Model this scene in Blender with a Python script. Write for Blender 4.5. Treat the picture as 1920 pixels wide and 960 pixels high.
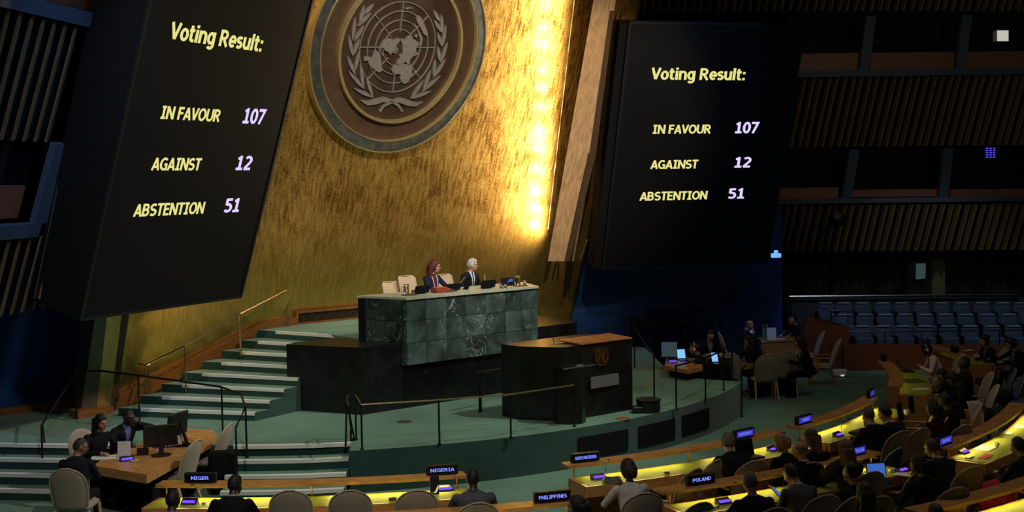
import bpy, bmesh, math, random
from mathutils import Vector, Matrix, Euler
from mathutils.bvhtree import BVHTree
random.seed(7)
PI=math.pi
S=bpy.context.scene
C=S.collection
for o in list(bpy.data.objects): bpy.data.objects.remove(o)
# ------------------------------------------------------------------ camera
F=2400.; PIT=.058; ROL=.017; H=4.75
f_=Vector((0,math.cos(PIT),-math.sin(PIT))); r0=Vector((1,0,0)); u0=Vector((0,math.sin(PIT),math.cos(PIT)))
cr,sr=math.cos(ROL),math.sin(ROL)
r_=r0*cr-u0*sr; u_=r0*sr+u0*cr
cd=bpy.data.cameras.new('camera'); cam=bpy.data.objects.new('camera',cd); C.objects.link(cam)
M=Matrix.Identity(4)
for i,v in enumerate((r_,u_,-f_)):
    for j in range(3): M[j][i]=v[j]
M[0][3],M[1][3],M[2][3]=0,0,H
cam.matrix_world=M
cd.lens=45.; cd.sensor_width=36.; cd.clip_end=200
S.camera=cam
# ------------------------------------------------------------------ world + exposure
w=bpy.data.worlds.new('hall'); S.world=w; w.use_nodes=True
w.node_tree.nodes['Background'].inputs[0].default_value=(.55,.62,.9,1)
w.node_tree.nodes['Background'].inputs[1].default_value=.014
vs=S.view_settings
vs.view_transform='Standard'; vs.look='None'; vs.exposure=0; vs.gamma=1; vs.use_curve_mapping=False
# ------------------------------------------------------------------ lights
def aim(o,tgt):
    d=Vector(tgt)-o.location; o.rotation_euler=d.to_track_quat('-Z','Y').to_euler()
def spot(loc,tgt,power,col,ang,size=.3,blend=.6):
    l=bpy.data.lights.new('stage_and_fill_spot','SPOT'); l.energy=power; l.color=col; l.spot_size=math.radians(ang); l.spot_blend=blend; l.shadow_soft_size=size
    o=bpy.data.objects.new('stage_and_fill_spot',l); C.objects.link(o); o.location=loc; aim(o,tgt); return o
def area(loc,tgt,power,col,sx,sy):
    l=bpy.data.lights.new('overhead_fill','AREA'); l.energy=power; l.color=col; l.shape='RECTANGLE'; l.size=sx; l.size_y=sy
    o=bpy.data.objects.new('overhead_fill',l); C.objects.link(o); o.location=loc; aim(o,tgt); return o
WARM=(1,.9,.76)
spot((8,19,13),(-2.6,21.5,.7),3500,(1,.93,.84),46,.12,.8)
spot((5,15,14),(-1.0,26,2.4),3000,(1,.92,.82),17,.15)
spot((9,21,13),(2,24,.6),900,(1,.93,.84),40,.15,.9)
spot((-3,14,13),(-5.6,23.5,1.2),2200,(1,.93,.82),32,.15,.9)
spot((2,13,12),(-1.6,26.5,6.0),5600,(1,.84,.64),36,.3,.9)  # added front wash to brighten the emblem and gold wall
spot((7,17,9),(1.5,29.6,5.6),4200,(1,.80,.56),30,.2,.8)  # added fill aimed at the light wood fin
spot((-1,8,10),(-3,20,.3),1500,(1,.93,.84),60,.3,.9)  # added front fill for the step edges
area((6,19,13),(5,19,0),150,(1,.86,.68),9,6)  # unseen overhead fill added above the delegate rows
area((-5,15,12),(-5,16,0),50,(1,.88,.72),5,4)  # unseen overhead fill added above the lower left
spot((10,24,10),(11,33.2,.9),620,(.80,.86,1),36,.4,.5)  # added fill to brighten the blue seats
spot((8,20,7),(11,34,6.5),300,(1,.82,.55),46,.3,.9)  # added warm fill for the right gallery slats
spot((5,24,12),(3.6,32.6,1.2),1100,(.22,.42,1),46,.3,.9)
spot((-3,15,10),(-9.3,22.8,1.6),950,(.25,.42,1),40,.3,.9)  # added blue fill for the left wall
spot((-1,10,9),(-9.5,21,5.5),80,(1,.75,.5),40,.3,.9)  # added faint fill for the left slats
# ------------------------------------------------------------------ geometry of the place
def ray(px,py):
    x=px-960;y=py-480
    xx=x*cr-y*sr; yy=x*sr+y*cr
    return (f_+r0*(xx/F)-u0*(yy/F))
EYE=Vector((0,0,H))
def G(px,py,z=0.):
    d=ray(px,py); return EYE+d*((z-H)/d.z)
def D(px,py,dist):
    d=ray(px,py); return EYE+d*(dist/d.y)
def hitp(px,py,P0,N):
    d=ray(px,py); return EYE+d*((P0-EYE).dot(N)/d.dot(N))
AX=math.radians(41)
U=Vector((math.cos(AX),math.sin(AX),0)); NB=Vector((-math.sin(AX),math.cos(AX),0)); O0=Vector((-2.7,22.53,0))
def A(s,t,z=0.): 
    v=O0+U*s+NB*t; return Vector((v.x,v.y,z))
TI=.318
WN=-NB*math.cos(TI)-Vector((0,0,math.sin(TI)))   # gold wall normal (towards audience, leaning)
WV=-NB*math.sin(TI)+Vector((0,0,math.cos(TI)))
W0=A(0,4.2,1.86)
def WP(s,v,off=0.): return W0+U*s+WV*v+WN*off
C1=Vector((-3.3,27.14,0))
def pol(R,a,z=0.): a=math.radians(a); return Vector((C1.x+R*math.cos(a),C1.y+R*math.sin(a),z))
# ------------------------------------------------------------------ mesh helpers
class MB:
    def __init__(s): s.v=[];s.f=[];s.m=[];s.uv=None
    def add(s,vs,fs,m=0):
        b=len(s.v); s.v+=[tuple(v) for v in vs]; s.f+=[tuple(b+i for i in f) for f in fs]; s.m+=[m]*len(fs); return s
    def box(s,c,d,rz=0.,m=0,rot=None):
        R=rot if rot else Matrix.Rotation(rz,3,'Z')
        vs=[Vector(c)+R@Vector((x*d[0]/2,y*d[1]/2,z*d[2]/2)) for x in(-1,1) for y in(-1,1) for z in(-1,1)]
        return s.add(vs,[(0,1,3,2),(4,6,7,5),(0,4,5,1),(2,3,7,6),(0,2,6,4),(1,5,7,3)],m)
    def rbox(s,c,d,r=.01,rz=0.,m=0,rot=None):   # chamfered box
        R=rot if rot else Matrix.Rotation(rz,3,'Z')
        x,y,z=[a/2 for a in d]; r=min(r,x*.9,y*.9,z*.9); vs=[];fs=[]
        ring=[(-x+r,-y),(x-r,-y),(x,-y+r),(x,y-r),(x-r,y),(-x+r,y),(-x,y-r),(-x,-y+r)]
        inn=[(a*(x-r)/x,b*(y-r)/y) for a,b in ring]
        for zz,rr in((-z,inn),(-z+r,ring),(z-r,ring),(z,inn)): vs+=[Vector(c)+R@Vector((a,b,zz)) for a,b in rr]
        for k in range(3):
            for i in range(8): fs.append((k*8+i,k*8+(i+1)%8,k*8+8+(i+1)%8,k*8+8+i))
        fs.append(tuple(range(7,-1,-1))); fs.append(tuple(range(24,32)))
        return s.add(vs,fs,m)
    def prism(s,poly,z0,z1,m=0):
        n=len(poly); vs=[(p[0],p[1],z0) for p in poly]+[(p[0],p[1],z1) for p in poly]
        fs=[tuple(range(n-1,-1,-1)),tuple(range(n,2*n))]+[(i,(i+1)%n,n+(i+1)%n,n+i) for i in range(n)]
        return s.add(vs,fs,m)
    def slab(s,poly,dv,m=0):   # arbitrary planar polygon extruded along dv
        n=len(poly); p=[Vector(a) for a in poly]; dv=Vector(dv)
        fs=[tuple(range(n-1,-1,-1)),tuple(range(n,2*n))]+[(i,(i+1)%n,n+(i+1)%n,n+i) for i in range(n)]
        return s.add(p+[a+dv for a in p],fs,m)
    def tube(s,pts,r,n=8,m=0,cap=True,sx=1.,sy=1.,up=None):
        pts=[Vector(p) for p in pts]; vs=[];fs=[]
        rr=r if isinstance(r,(list,tuple)) else [r]*len(pts)
        up0=up or Vector((0,0,1))
        for i,p in enumerate(pts):
            t=(pts[min(i+1,len(pts)-1)]-pts[max(i-1,0)]).normalized()
            a=t.cross(up0)
            if a.length<1e-3: a=t.cross(Vector((1,0,0)))
            a.normalize(); b=a.cross(t)
            for k in range(n):
                q=2*PI*k/n; vs.append(p+a*(rr[i]*sx*math.cos(q))+b*(rr[i]*sy*math.sin(q)))
        for i in range(len(pts)-1):
            for k in range(n): fs.append((i*n+k,i*n+(k+1)%n,(i+1)*n+(k+1)%n,(i+1)*n+k))
        if cap: fs.append(tuple(range(n))); fs.append(tuple(range(len(vs)-1,len(vs)-n-1,-1)))
        return s.add(vs,fs,m)
    def lathe(s,prof,c=(0,0,0),n=20,m=0):
        vs=[];fs=[]
        for r,z in prof:
            for k in range(n): q=2*PI*k/n; vs.append((c[0]+r*math.cos(q),c[1]+r*math.sin(q),c[2]+z))
        for i in range(len(prof)-1):
            for k in range(n): fs.append((i*n+k,i*n+(k+1)%n,(i+1)*n+(k+1)%n,(i+1)*n+k))
        fs.append(tuple(range(n-1,-1,-1))); fs.append(tuple(range(len(vs)-n,len(vs))))
        return s.add(vs,fs,m)
    def ell(s,c,r,R=None,n=14,k=9,m=0,fn=None):
        R=R or Matrix.Identity(3); vs=[];fs=[]
        for i in range(k+1):
            th=PI*i/k
            for j in range(n):
                ph=2*PI*j/n; d=Vector((math.sin(th)*math.cos(ph),math.sin(th)*math.sin(ph),math.cos(th)))
                q=fn(d) if fn else 1.
                vs.append(Vector(c)+R@Vector((d.x*r[0]*q,d.y*r[1]*q,d.z*r[2]*q)))
        for i in range(k):
            for j in range(n): fs.append((i*n+j,(i+1)*n+j,(i+1)*n+(j+1)%n,i*n+(j+1)%n))
        return s.add(vs,fs,m)
    def cap(s,a,b,ra,rb,n=10,m=0,sq=1.):   # tapered capsule
        a=Vector(a);b=Vector(b);t=(b-a).normalized(); pts=[];rr=[]
        for q in(-1,-.8,-.45,0): pts.append(a+t*(q*ra)); rr.append(max(.002,ra*math.sqrt(max(0,1-q*q))))
        for q in(0,.45,.8,1): pts.append(b+t*(q*rb)); rr.append(max(.002,rb*math.sqrt(max(0,1-q*q))))
        return s.tube(pts,rr,n,m,sx=1,sy=sq)
    def mesh(s,name,mats,smooth=False):
        me=bpy.data.meshes.new(name); me.from_pydata(s.v,[],s.f); 
        for x in (mats if isinstance(mats,(list,tuple)) else [mats]): me.materials.append(x)
        for p,mi in zip(me.polygons,s.m): p.material_index=mi; p.use_smooth=smooth
        bm=bmesh.new(); bm.from_mesh(me); bmesh.ops.recalc_face_normals(bm,faces=bm.faces); bm.to_mesh(me); bm.free()
        return me
    def build(s,name,mats,parent=None,world=False,smooth=False):
        o=bpy.data.objects.new(name,s.mesh(name,mats,smooth)); C.objects.link(o)
        if parent:
            if world:
                mi=wmat(parent).inverted(); o.data.transform(mi)
            o.parent=parent
        return o
def wmat(o):
    m=Matrix.LocRotScale(o.location,o.rotation_euler,o.scale)
    return wmat(o.parent)@m if o.parent else m
def tag(o,label=None,cat=None,group=None,kind=None):
    if label:o['label']=label
    if cat:o['category']=cat
    if group:o['group']=group
    if kind:o['kind']=kind
    return o
def thing(name,label,cat,loc=(0,0,0),rz=0.,group=None):
    o=bpy.data.objects.new(name,None); C.objects.link(o); o.empty_display_size=.1
    o.location=loc; o.rotation_euler=(0,0,rz); return tag(o,label,cat,group)
def struct(name,mb,m,label=None,smooth=False):
    o=mb.build(name,m,smooth=smooth); o['kind']='structure'
    if label:o['label']=label
    return o
def dup(root,loc,rz=0.,label=None,group=None):
    r=root.copy(); C.objects.link(r); r.location=loc; r.rotation_euler=(0,0,rz)
    if label:r['label']=label
    if group:r['group']=group
    for ch in root.children:
        c=ch.copy(); C.objects.link(c); c.parent=r
        for g in ch.children:
            d=g.copy(); C.objects.link(d); d.parent=c
    return r
def place_mesh(me,name,parent,loc=(0,0,0),rot=(0,0,0),sc=(1,1,1)):
    o=bpy.data.objects.new(name,me); C.objects.link(o); o.parent=parent; o.location=loc; o.rotation_euler=rot; o.scale=sc; return o
# ------------------------------------------------------------------ materials
def nt(name):
    m=bpy.data.materials.new(name); m.use_nodes=True; t=m.node_tree; return m,t,t.nodes['Principled BSDF']
def mat(name,col,rough=.6,metal=0.,var=.15,scale=20.,bump=0.,stretch=None,spec=.5,sheen=0.,coords='Object'):
    m,t,b=nt(name); N=t.nodes; L=t.links
    b.inputs['Roughness'].default_value=rough; b.inputs['Metallic'].default_value=metal; b.inputs['Specular IOR Level'].default_value=spec
    if sheen: b.inputs['Sheen Weight'].default_value=sheen
    tc=N.new('ShaderNodeTexCoord'); mp=N.new('ShaderNodeMapping'); L.new(tc.outputs[coords],mp.inputs[0])
    if stretch: mp.inputs['Scale'].default_value=stretch
    no=N.new('ShaderNodeTexNoise'); no.inputs['Scale'].default_value=scale; no.inputs['Detail'].default_value=4; L.new(mp.outputs[0],no.inputs[0])
    cr_=N.new('ShaderNodeValToRGB'); L.new(no.outputs[0],cr_.inputs[0])
    cr_.color_ramp.elements[0].position=.3; cr_.color_ramp.elements[1].position=.7
    cr_.color_ramp.elements[0].color=tuple(max(0,c*(1-var)) for c in col)+(1,); cr_.color_ramp.elements[1].color=tuple(min(1,c*(1+var)) for c in col)+(1,)
    L.new(cr_.outputs[0],b.inputs['Base Color'])
    if bump:
        bp=N.new('ShaderNodeBump'); bp.inputs['Strength'].default_value=bump; bp.inputs['Distance'].default_value=.01; L.new(no.outputs[0],bp.inputs['Height']); L.new(bp.outputs[0],b.inputs['Normal'])
    return m
def emis(name,col,st=1.):
    m=bpy.data.materials.new(name); m.use_nodes=True; t=m.node_tree; t.nodes.clear()
    e=t.nodes.new('ShaderNodeEmission'); e.inputs[0].default_value=(*col,1); e.inputs[1].default_value=st
    o=t.nodes.new('ShaderNodeOutputMaterial'); t.links.new(e.outputs[0],o.inputs[0]); return m
def srgb(r,g,b): 
    return tuple(((c/255+.055)/1.055)**2.4 if c>10 else c/255/12.92 for c in (r,g,b))
def wood(name,col,scale=3.,rough=.45,axis=(1,14,14)):
    m,t,b=nt(name); N=t.nodes; L=t.links; b.inputs['Roughness'].default_value=rough
    tc=N.new('ShaderNodeTexCoord'); mp=N.new('ShaderNodeMapping'); mp.inputs['Scale'].default_value=axis; L.new(tc.outputs['Object'],mp.inputs[0])
    no=N.new('ShaderNodeTexNoise'); no.inputs['Scale'].default_value=scale; no.inputs['Detail'].default_value=6; no.inputs['Distortion'].default_value=.6; L.new(mp.outputs[0],no.inputs[0])
    c=N.new('ShaderNodeValToRGB'); c.color_ramp.elements[0].position=.3;c.color_ramp.elements[1].position=.72
    c.color_ramp.elements[0].color=tuple(x*.7 for x in col)+(1,); c.color_ramp.elements[1].color=tuple(min(1,x*1.2) for x in col)+(1,)
    L.new(no.outputs[0],c.inputs[0]); L.new(c.outputs[0],b.inputs['Base Color']); return m
def carpet(name,col,sc=260):
    m,t,b=nt(name); N=t.nodes; L=t.links; b.inputs['Roughness'].default_value=.95; b.inputs['Specular IOR Level'].default_value=.1
    b.inputs['Sheen Weight'].default_value=.25
    tc=N.new('ShaderNodeTexCoord')
    n1=N.new('ShaderNodeTexNoise'); n1.inputs['Scale'].default_value=sc; n2=N.new('ShaderNodeTexNoise'); n2.inputs['Scale'].default_value=.9; n2.inputs['Detail'].default_value=5
    for n in(n1,n2): L.new(tc.outputs['Object'],n.inputs[0])
    mx=N.new('ShaderNodeMath'); mx.operation='MULTIPLY_ADD'; mx.inputs[1].default_value=.45; L.new(n1.outputs[0],mx.inputs[0]); 
    m2=N.new('ShaderNodeMath'); m2.operation='MULTIPLY'; m2.inputs[1].default_value=.55; L.new(n2.outputs[0],m2.inputs[0]); L.new(m2.outputs[0],mx.inputs[2])
    c=N.new('ShaderNodeValToRGB'); c.color_ramp.elements[0].position=.36;c.color_ramp.elements[1].position=.64
    c.color_ramp.elements[0].color=tuple(x*.72 for x in col)+(1,); c.color_ramp.elements[1].color=tuple(x*1.25 for x in col)+(1,)
    L.new(mx.outputs[0],c.inputs[0]); L.new(c.outputs[0],b.inputs['Base Color'])
    bp=N.new('ShaderNodeBump'); bp.inputs['Strength'].default_value=.3; bp.inputs['Distance'].default_value=.006; L.new(n1.outputs[0],bp.inputs['Height']); L.new(bp.outputs[0],b.inputs['Normal'])
    return m
def marble(name,base,vein,rough=.22,sc=2.2,veinw=.06):
    m,t,b=nt(name); N=t.nodes; L=t.links; b.inputs['Roughness'].default_value=rough
    tc=N.new('ShaderNodeTexCoord'); oi=N.new('ShaderNodeObjectInfo')
    ad=N.new('ShaderNodeVectorMath'); ad.operation='MULTIPLY_ADD'; L.new(oi.outputs['Random'],ad.inputs[0]); ad.inputs[1].default_value=(37,53,71); L.new(tc.outputs['Object'],ad.inputs[2])
    n1=N.new('ShaderNodeTexNoise'); n1.inputs['Scale'].default_value=sc; n1.inputs['Detail'].default_value=7; n1.inputs['Distortion'].default_value=1.6; L.new(ad.outputs[0],n1.inputs[0])
    n2=N.new('ShaderNodeTexNoise'); n2.inputs['Scale'].default_value=sc*1.7; n2.inputs['Detail'].default_value=5; n2.inputs['Distortion'].default_value=2.4; L.new(ad.outputs[0],n2.inputs[0])
    # thin veins where noise crosses .5
    s1=N.new('ShaderNodeMath'); s1.operation='SUBTRACT'; s1.inputs[1].default_value=.5; L.new(n2.outputs[0],s1.inputs[0])
    a1=N.new('ShaderNodeMath'); a1.operation='ABSOLUTE'; L.new(s1.outputs[0],a1.inputs[0])
    rp=N.new('ShaderNodeValToRGB'); rp.color_ramp.elements[0].position=0; rp.color_ramp.elements[0].color=(1,1,1,1); rp.color_ramp.elements[1].position=veinw*.25; rp.color_ramp.elements[1].color=(0,0,0,1); L.new(a1.outputs[0],rp.inputs[0])
    c=N.new('ShaderNodeValToRGB'); c.color_ramp.elements[0].position=.32;c.color_ramp.elements[1].position=.7
    c.color_ramp.elements[0].color=tuple(x*.45 for x in base)+(1,); c.color_ramp.elements[1].color=tuple(x*1.6 for x in base)+(1,); L.new(n1.outputs[0],c.inputs[0])
    hv=N.new('ShaderNodeHueSaturation'); L.new(c.outputs[0],hv.inputs['Color']); mv=N.new('ShaderNodeMapRange'); mv.inputs['To Min'].default_value=.55; mv.inputs['To Max'].default_value=1.5; L.new(oi.outputs['Random'],mv.inputs[0]); L.new(mv.outputs[0],hv.inputs['Value'])
    mm=N.new('ShaderNodeMath'); mm.operation='MULTIPLY'; L.new(rp.outputs[0],mm.inputs[0]); L.new(n1.outputs[0],mm.inputs[1])
    n3=N.new('ShaderNodeTexNoise'); n3.inputs['Scale'].default_value=sc*1.1; n3.inputs['Detail'].default_value=2; a3=N.new('ShaderNodeVectorMath'); a3.operation='ADD'; a3.inputs[1].default_value=(9,4,2); L.new(ad.outputs[0],a3.inputs[0]); L.new(a3.outputs[0],n3.inputs[0])
    r3=N.new('ShaderNodeValToRGB'); r3.color_ramp.elements[0].position=.47; r3.color_ramp.elements[1].position=.62; L.new(n3.outputs[0],r3.inputs[0])
    m3=N.new('ShaderNodeMath'); m3.operation='MULTIPLY'; L.new(mm.outputs[0],m3.inputs[0]); L.new(r3.outputs[0],m3.inputs[1]); m4=N.new('ShaderNodeMath'); m4.operation='MULTIPLY'; m4.use_clamp=True; L.new(m3.outputs[0],m4.inputs[0]); m4.inputs[1].default_value=1.9; mm=m4
    mx=N.new('ShaderNodeMix'); mx.data_type='RGBA'; L.new(mm.outputs[0],mx.inputs[0]); L.new(hv.outputs[0],mx.inputs[6]); mx.inputs[7].default_value=(*vein,1)
    L.new(mx.outputs[2],b.inputs['Base Color']); return m
def goldleaf():
    m,t,b=nt('gold_leaf'); N=t.nodes; L=t.links; b.inputs['Metallic'].default_value=.82; b.inputs['Coat Weight'].default_value=.3; b.inputs['Coat Roughness'].default_value=.2; b.inputs['Coat Tint'].default_value=(1,.85,.55,1)
    tc=N.new('ShaderNodeTexCoord')
    def noise(sx,sy,sc,det=4,dist=0.):
        mp=N.new('ShaderNodeMapping'); mp.inputs['Scale'].default_value=(sx,sy,1); L.new(tc.outputs['UV'],mp.inputs[0])
        n=N.new('ShaderNodeTexNoise'); n.inputs['Scale'].default_value=sc; n.inputs['Detail'].default_value=det; n.inputs['Distortion'].default_value=dist; L.new(mp.outputs[0],n.inputs[0]); return n.outputs[0]
    a=noise(15,2.6,1.0,5,.4)      # vertical streaks
    bb=noise(1,1,1.3,5,.6)       # cloudy patches
    cc=noise(20,15,1.6,3,.5)      # blotches
    dd=noise(40,2,2.,2)          # brushed grain
    def mul(x,y,op='MULTIPLY',k=None):
        q=N.new('ShaderNodeMath'); q.operation=op; L.new(x,q.inputs[0])
        if k is None: L.new(y,q.inputs[1])
        else: q.inputs[1].default_value=k
        return q.outputs[0]
    s=mul(mul(mul(a,None,k=.36),mul(bb,None,k=.24),'ADD'),mul(mul(cc,None,k=.28),mul(dd,None,k=.12),'ADD'),'ADD')
    c=N.new('ShaderNodeValToRGB'); e=c.color_ramp.elements
    e[0].position=.41; e[0].color=(.20,.105,.022,1); e[1].position=.60; e[1].color=(.86,.62,.22,1)
    q=e.new(.5); q.color=(.56,.35,.08,1)
    # smoother, cleaner leaf low on the wall
    sep=N.new('ShaderNodeSeparateXYZ'); L.new(tc.outputs['UV'],sep.inputs[0])
    ms=N.new('ShaderNodeMapRange'); ms.inputs['From Min'].default_value=.6; ms.inputs['From Max'].default_value=3.2; ms.inputs['To Min'].default_value=.3; ms.inputs['To Max'].default_value=1.3; L.new(sep.outputs['Y'],ms.inputs[0])
    sb=N.new('ShaderNodeMath'); sb.operation='SUBTRACT'; L.new(s,sb.inputs[0]); sb.inputs[1].default_value=.5
    mu=N.new('ShaderNodeMath'); mu.operation='MULTIPLY_ADD'; L.new(sb.outputs[0],mu.inputs[0]); L.new(ms.outputs[0],mu.inputs[1]); mu.inputs[2].default_value=.515; s=mu.outputs[0]
    L.new(s,c.inputs[0]); L.new(c.outputs[0],b.inputs['Base Color'])
    mr=N.new('ShaderNodeMapRange'); mr.inputs['From Min'].default_value=.4; mr.inputs['From Max'].default_value=.6; mr.inputs['To Min'].default_value=.64; mr.inputs['To Max'].default_value=.5; L.new(s,mr.inputs[0])
    lo=N.new('ShaderNodeMapRange'); lo.inputs['From Min'].default_value=.2; lo.inputs['From Max'].default_value=2.; lo.inputs['To Min'].default_value=.50; lo.inputs['To Max'].default_value=1.; L.new(sep.outputs['Y'],lo.inputs[0])
    rm=N.new('ShaderNodeMath'); rm.operation='MULTIPLY'; L.new(mr.outputs[0],rm.inputs[0]); L.new(lo.outputs[0],rm.inputs[1]); L.new(rm.outputs[0],b.inputs['Roughness'])
    bp=N.new('ShaderNodeBump'); bp.inputs['Strength'].default_value=.16; bp.inputs['Distance'].default_value=.02; L.new(s,bp.inputs['Height']); L.new(bp.outputs[0],b.inputs['Normal'])
    return m
M_={}
M_['carpet']=carpet('green_carpet',(.10,.235,.155)); M_['carpet_shaded']=carpet('green_carpet_shaded',(.022,.066,.052))  # second carpet is darkened to paint shade onto the vertical faces
M_['nosing']=mat('white_nosing',(.80,.82,.74),.7,var=.08,scale=60)
M_['gold']=goldleaf()
M_['blackmarble']=marble('black_marble',(.007,.007,.007),(.05,.05,.045),.3,1.6,.03)
M_['marble']=marble('green_marble',(.045,.072,.062),(.34,.42,.36),.3,1.7,.085)
M_['woodlight']=wood('light_wood',(.62,.40,.21),2,.5,(6,6,1)); M_['wood']=wood('honey_wood',(.48,.21,.055),3,.38,(3,3,10))
M_['woodtop']=wood('honey_wood_ledge',(.62,.30,.09),3,.32,(2,2,10)); M_['woodred']=wood('red_wood',(.17,.05,.018),2.5,.4,(10,2,2)); M_['skirt']=wood('skirting_wood',(.30,.115,.03),3,.4,(2,2,12))
M_['wooddark']=wood('dark_wood',(.10,.06,.035),3,.5,(6,6,1)); M_['slat']=wood('slat_wood',(.16,.115,.04),3,.6,(8,8,1))
M_['blue']=mat('blue_wall_fabric',(.018,.06,.21),.9,var=.12,scale=40,spec=.1); M_['bluebeam']=mat('blue_painted_beam',(.035,.065,.10),.6,var=.1)
M_['navy']=mat('dark_navy_backing',(.006,.008,.016),.9,spec=.1); M_['black']=mat('black_plastic',(.009,.009,.01),.42,var=.1); M_['mblack']=mat('matt_black',(.006,.006,.007),.8,spec=.15)
M_['rail']=mat('black_metal_rail',(.02,.02,.02),.35,.6); M_['brass']=mat('brass',(.72,.47,.18),.3,1.); M_['bronze']=mat('bronze_rod',(.55,.38,.22),.3,1.)
M_['desktop']=mat('green_leather_desktop',(.30,.33,.03),.62,var=.12,scale=30,spec=.2); M_['leather']=mat('green_desk_leather',(.10,.16,.06),.4)
M_['fabric']=mat('taupe_chair_fabric',(.35,.29,.215),.9,var=.1,scale=120,sheen=.3); M_['fabric2']=mat('cream_chair_fabric',(.55,.43,.29),.9,var=.1,scale=120)
M_['bluefab']=mat('blue_seat_fabric',(.055,.095,.17),.9,var=.12,scale=90); M_['bluefab2']=mat('pale_blue_seat_top',(.27,.33,.42),.8,var=.1)
M_['emwood']=mat('emblem_wood',(.105,.062,.036),.55,var=.22,scale=5,stretch=(1,1,8)); M_['emwood2']=mat('emblem_wood_dark',(.070,.042,.026),.5,var=.2,scale=5,stretch=(1,1,8))
M_['patina']=mat('patinated_metal_rim',(.30,.33,.31),.42,.85,var=.35,scale=7); M_['silver']=mat('brushed_grey_metal',(.36,.34,.34),.45,.35,var=.12,scale=14); M_['goldtrim']=mat('polished_gold_trim',(.92,.72,.36),.32,.7)
M_['paper']=mat('white_paper',(.75,.75,.72),.8,var=.03); M_['white']=mat('white_plastic',(.7,.7,.68),.4,var=.03)
M_['grey']=mat('grey_plastic',(.12,.12,.12),.5); M_['steel']=mat('steel',(.6,.6,.6),.25,1.); M_['redcloth']=mat('red_cloth',(.5,.015,.02),.8,var=.25,scale=9); M_['whitecloth']=mat('cream_scarf_cloth',(.52,.46,.42),.9,var=.15,scale=14)
M_['darkcloth']=mat('black_cloth',(.012,.012,.014),.9,var=.3,scale=12); M_['orange']=mat('orange_print',(.55,.12,.03),.6,var=.4,scale=25); M_['olive']=mat('olive_painted_column',(.11,.12,.06),.6)
M_['yel']=emis('screen_yellow_text',srgb(232,226,138),1.); M_['lav']=emis('screen_lavender_text',srgb(224,206,255),1.05)
M_['ledb']=emis('led_blue_text',srgb(120,135,255),1.3); M_['ledpanel']=emis('led_blue_panel',srgb(62,62,205),.75); M_['ledviol']=emis('violet_display',srgb(120,80,255),1.2)
M_['lcd']=emis('bright_lcd',srgb(130,190,255),1.1); M_['lcdblue']=emis('blue_lcd',srgb(70,115,205),.75); M_['dimglow']=emis('dim_glow',srgb(60,80,85),.7)
M_['paleglow']=emis('pale_glow',srgb(205,205,190),.85); M_['lednode']=emis('blue_violet_led',srgb(90,80,255),1.); M_['lamp']=emis('blue_white_lamp',srgb(120,190,255),1.)
M_['screen']=mat('dark_display_panel',(.004,.004,.005),.6,var=.05,spec=.2)
def glassm(name,col=(.8,.85,.85),rough=.03):
    m,t,b=nt(name); b.inputs['Base Color'].default_value=(*col,1); b.inputs['Roughness'].default_value=rough; b.inputs['Transmission Weight'].default_value=1; return m
M_['glass']=glassm('clear_glass')
# dark booth glazing: glossy with dim interior reflections
def boothglass():
    m,t,b=nt('dark_booth_glass'); b.inputs['Base Color'].default_value=(.006,.008,.012,1); b.inputs['Roughness'].default_value=.12; return m
M_['booth']=boothglass()
def revealm():
    m=mat('mottled_dark_glazing',(.02,.02,.018),.25,var=.95,scale=2.5); return m
M_['mottle']=revealm()

# ================================================================== STRUCTURE
def arc(cx,cy,R,a0,a1,n,z=0.):
    return [Vector((cx+R*math.cos(math.radians(a0+(a1-a0)*i/n)),cy+R*math.sin(math.radians(a0+(a1-a0)*i/n)),z)) for i in range(n+1)]
struct('floor',MB().box((0,22,-.05),(60,60,.1)),M_['carpet'])
# stage dais
ZD=.66; DC=(-4.39,28.88); DR=9.58
front=[(-12,21.3),(-9.6,20.75),(-8.33,20.5),(-7.23,20.32),(-6,20.15),(-4.27,20.03),(-3.4,20.02),(-2.6,20.1)]
a0=math.degrees(math.atan2(19.48-DC[1],-2.55-DC[0]))
ar=arc(*DC,DR,a0,-20.5,40)
dais=[Vector((x,y,0)) for x,y in front]+ar+[Vector((3.78,26.0,0)),Vector((3.3,27.2,0)),Vector((3.2,31)),Vector((1.6,33)),Vector((-12,33))]
dm=MB(); dm.prism(dais,0,ZD); 
for i in range(len(dm.m)): dm.m[i]=0 if i==1 else 1
struct('floor.001',dm,[M_['carpet'],M_['carpet_shaded']],'green carpeted stage dais with a curved front')
# dark panels let into the dais front
for k,(aa,ab) in enumerate(((-55.5,-48.8),(-47.2,-41.0),(-39.6,-33.5))):
    q=arc(*DC,DR+.012,aa,ab,8); m=MB()
    for i in range(8): m.add([(*q[i].xy,.14),(*q[i+1].xy,.14),(*q[i+1].xy,.5),(*q[i].xy,.5)],[(0,1,2,3)])
    m2=MB(); 
    for i in range(8): m2.slab([(*q[i].xy,.14),(*q[i+1].xy,.14),(*q[i+1].xy,.5),(*q[i].xy,.5)],(q[i]-Vector((*DC,0))).normalized()*.012)
    struct('trim_%d'%(k+1),m2,M_['mblack'],'dark access panel set into the curved dais front')
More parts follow.
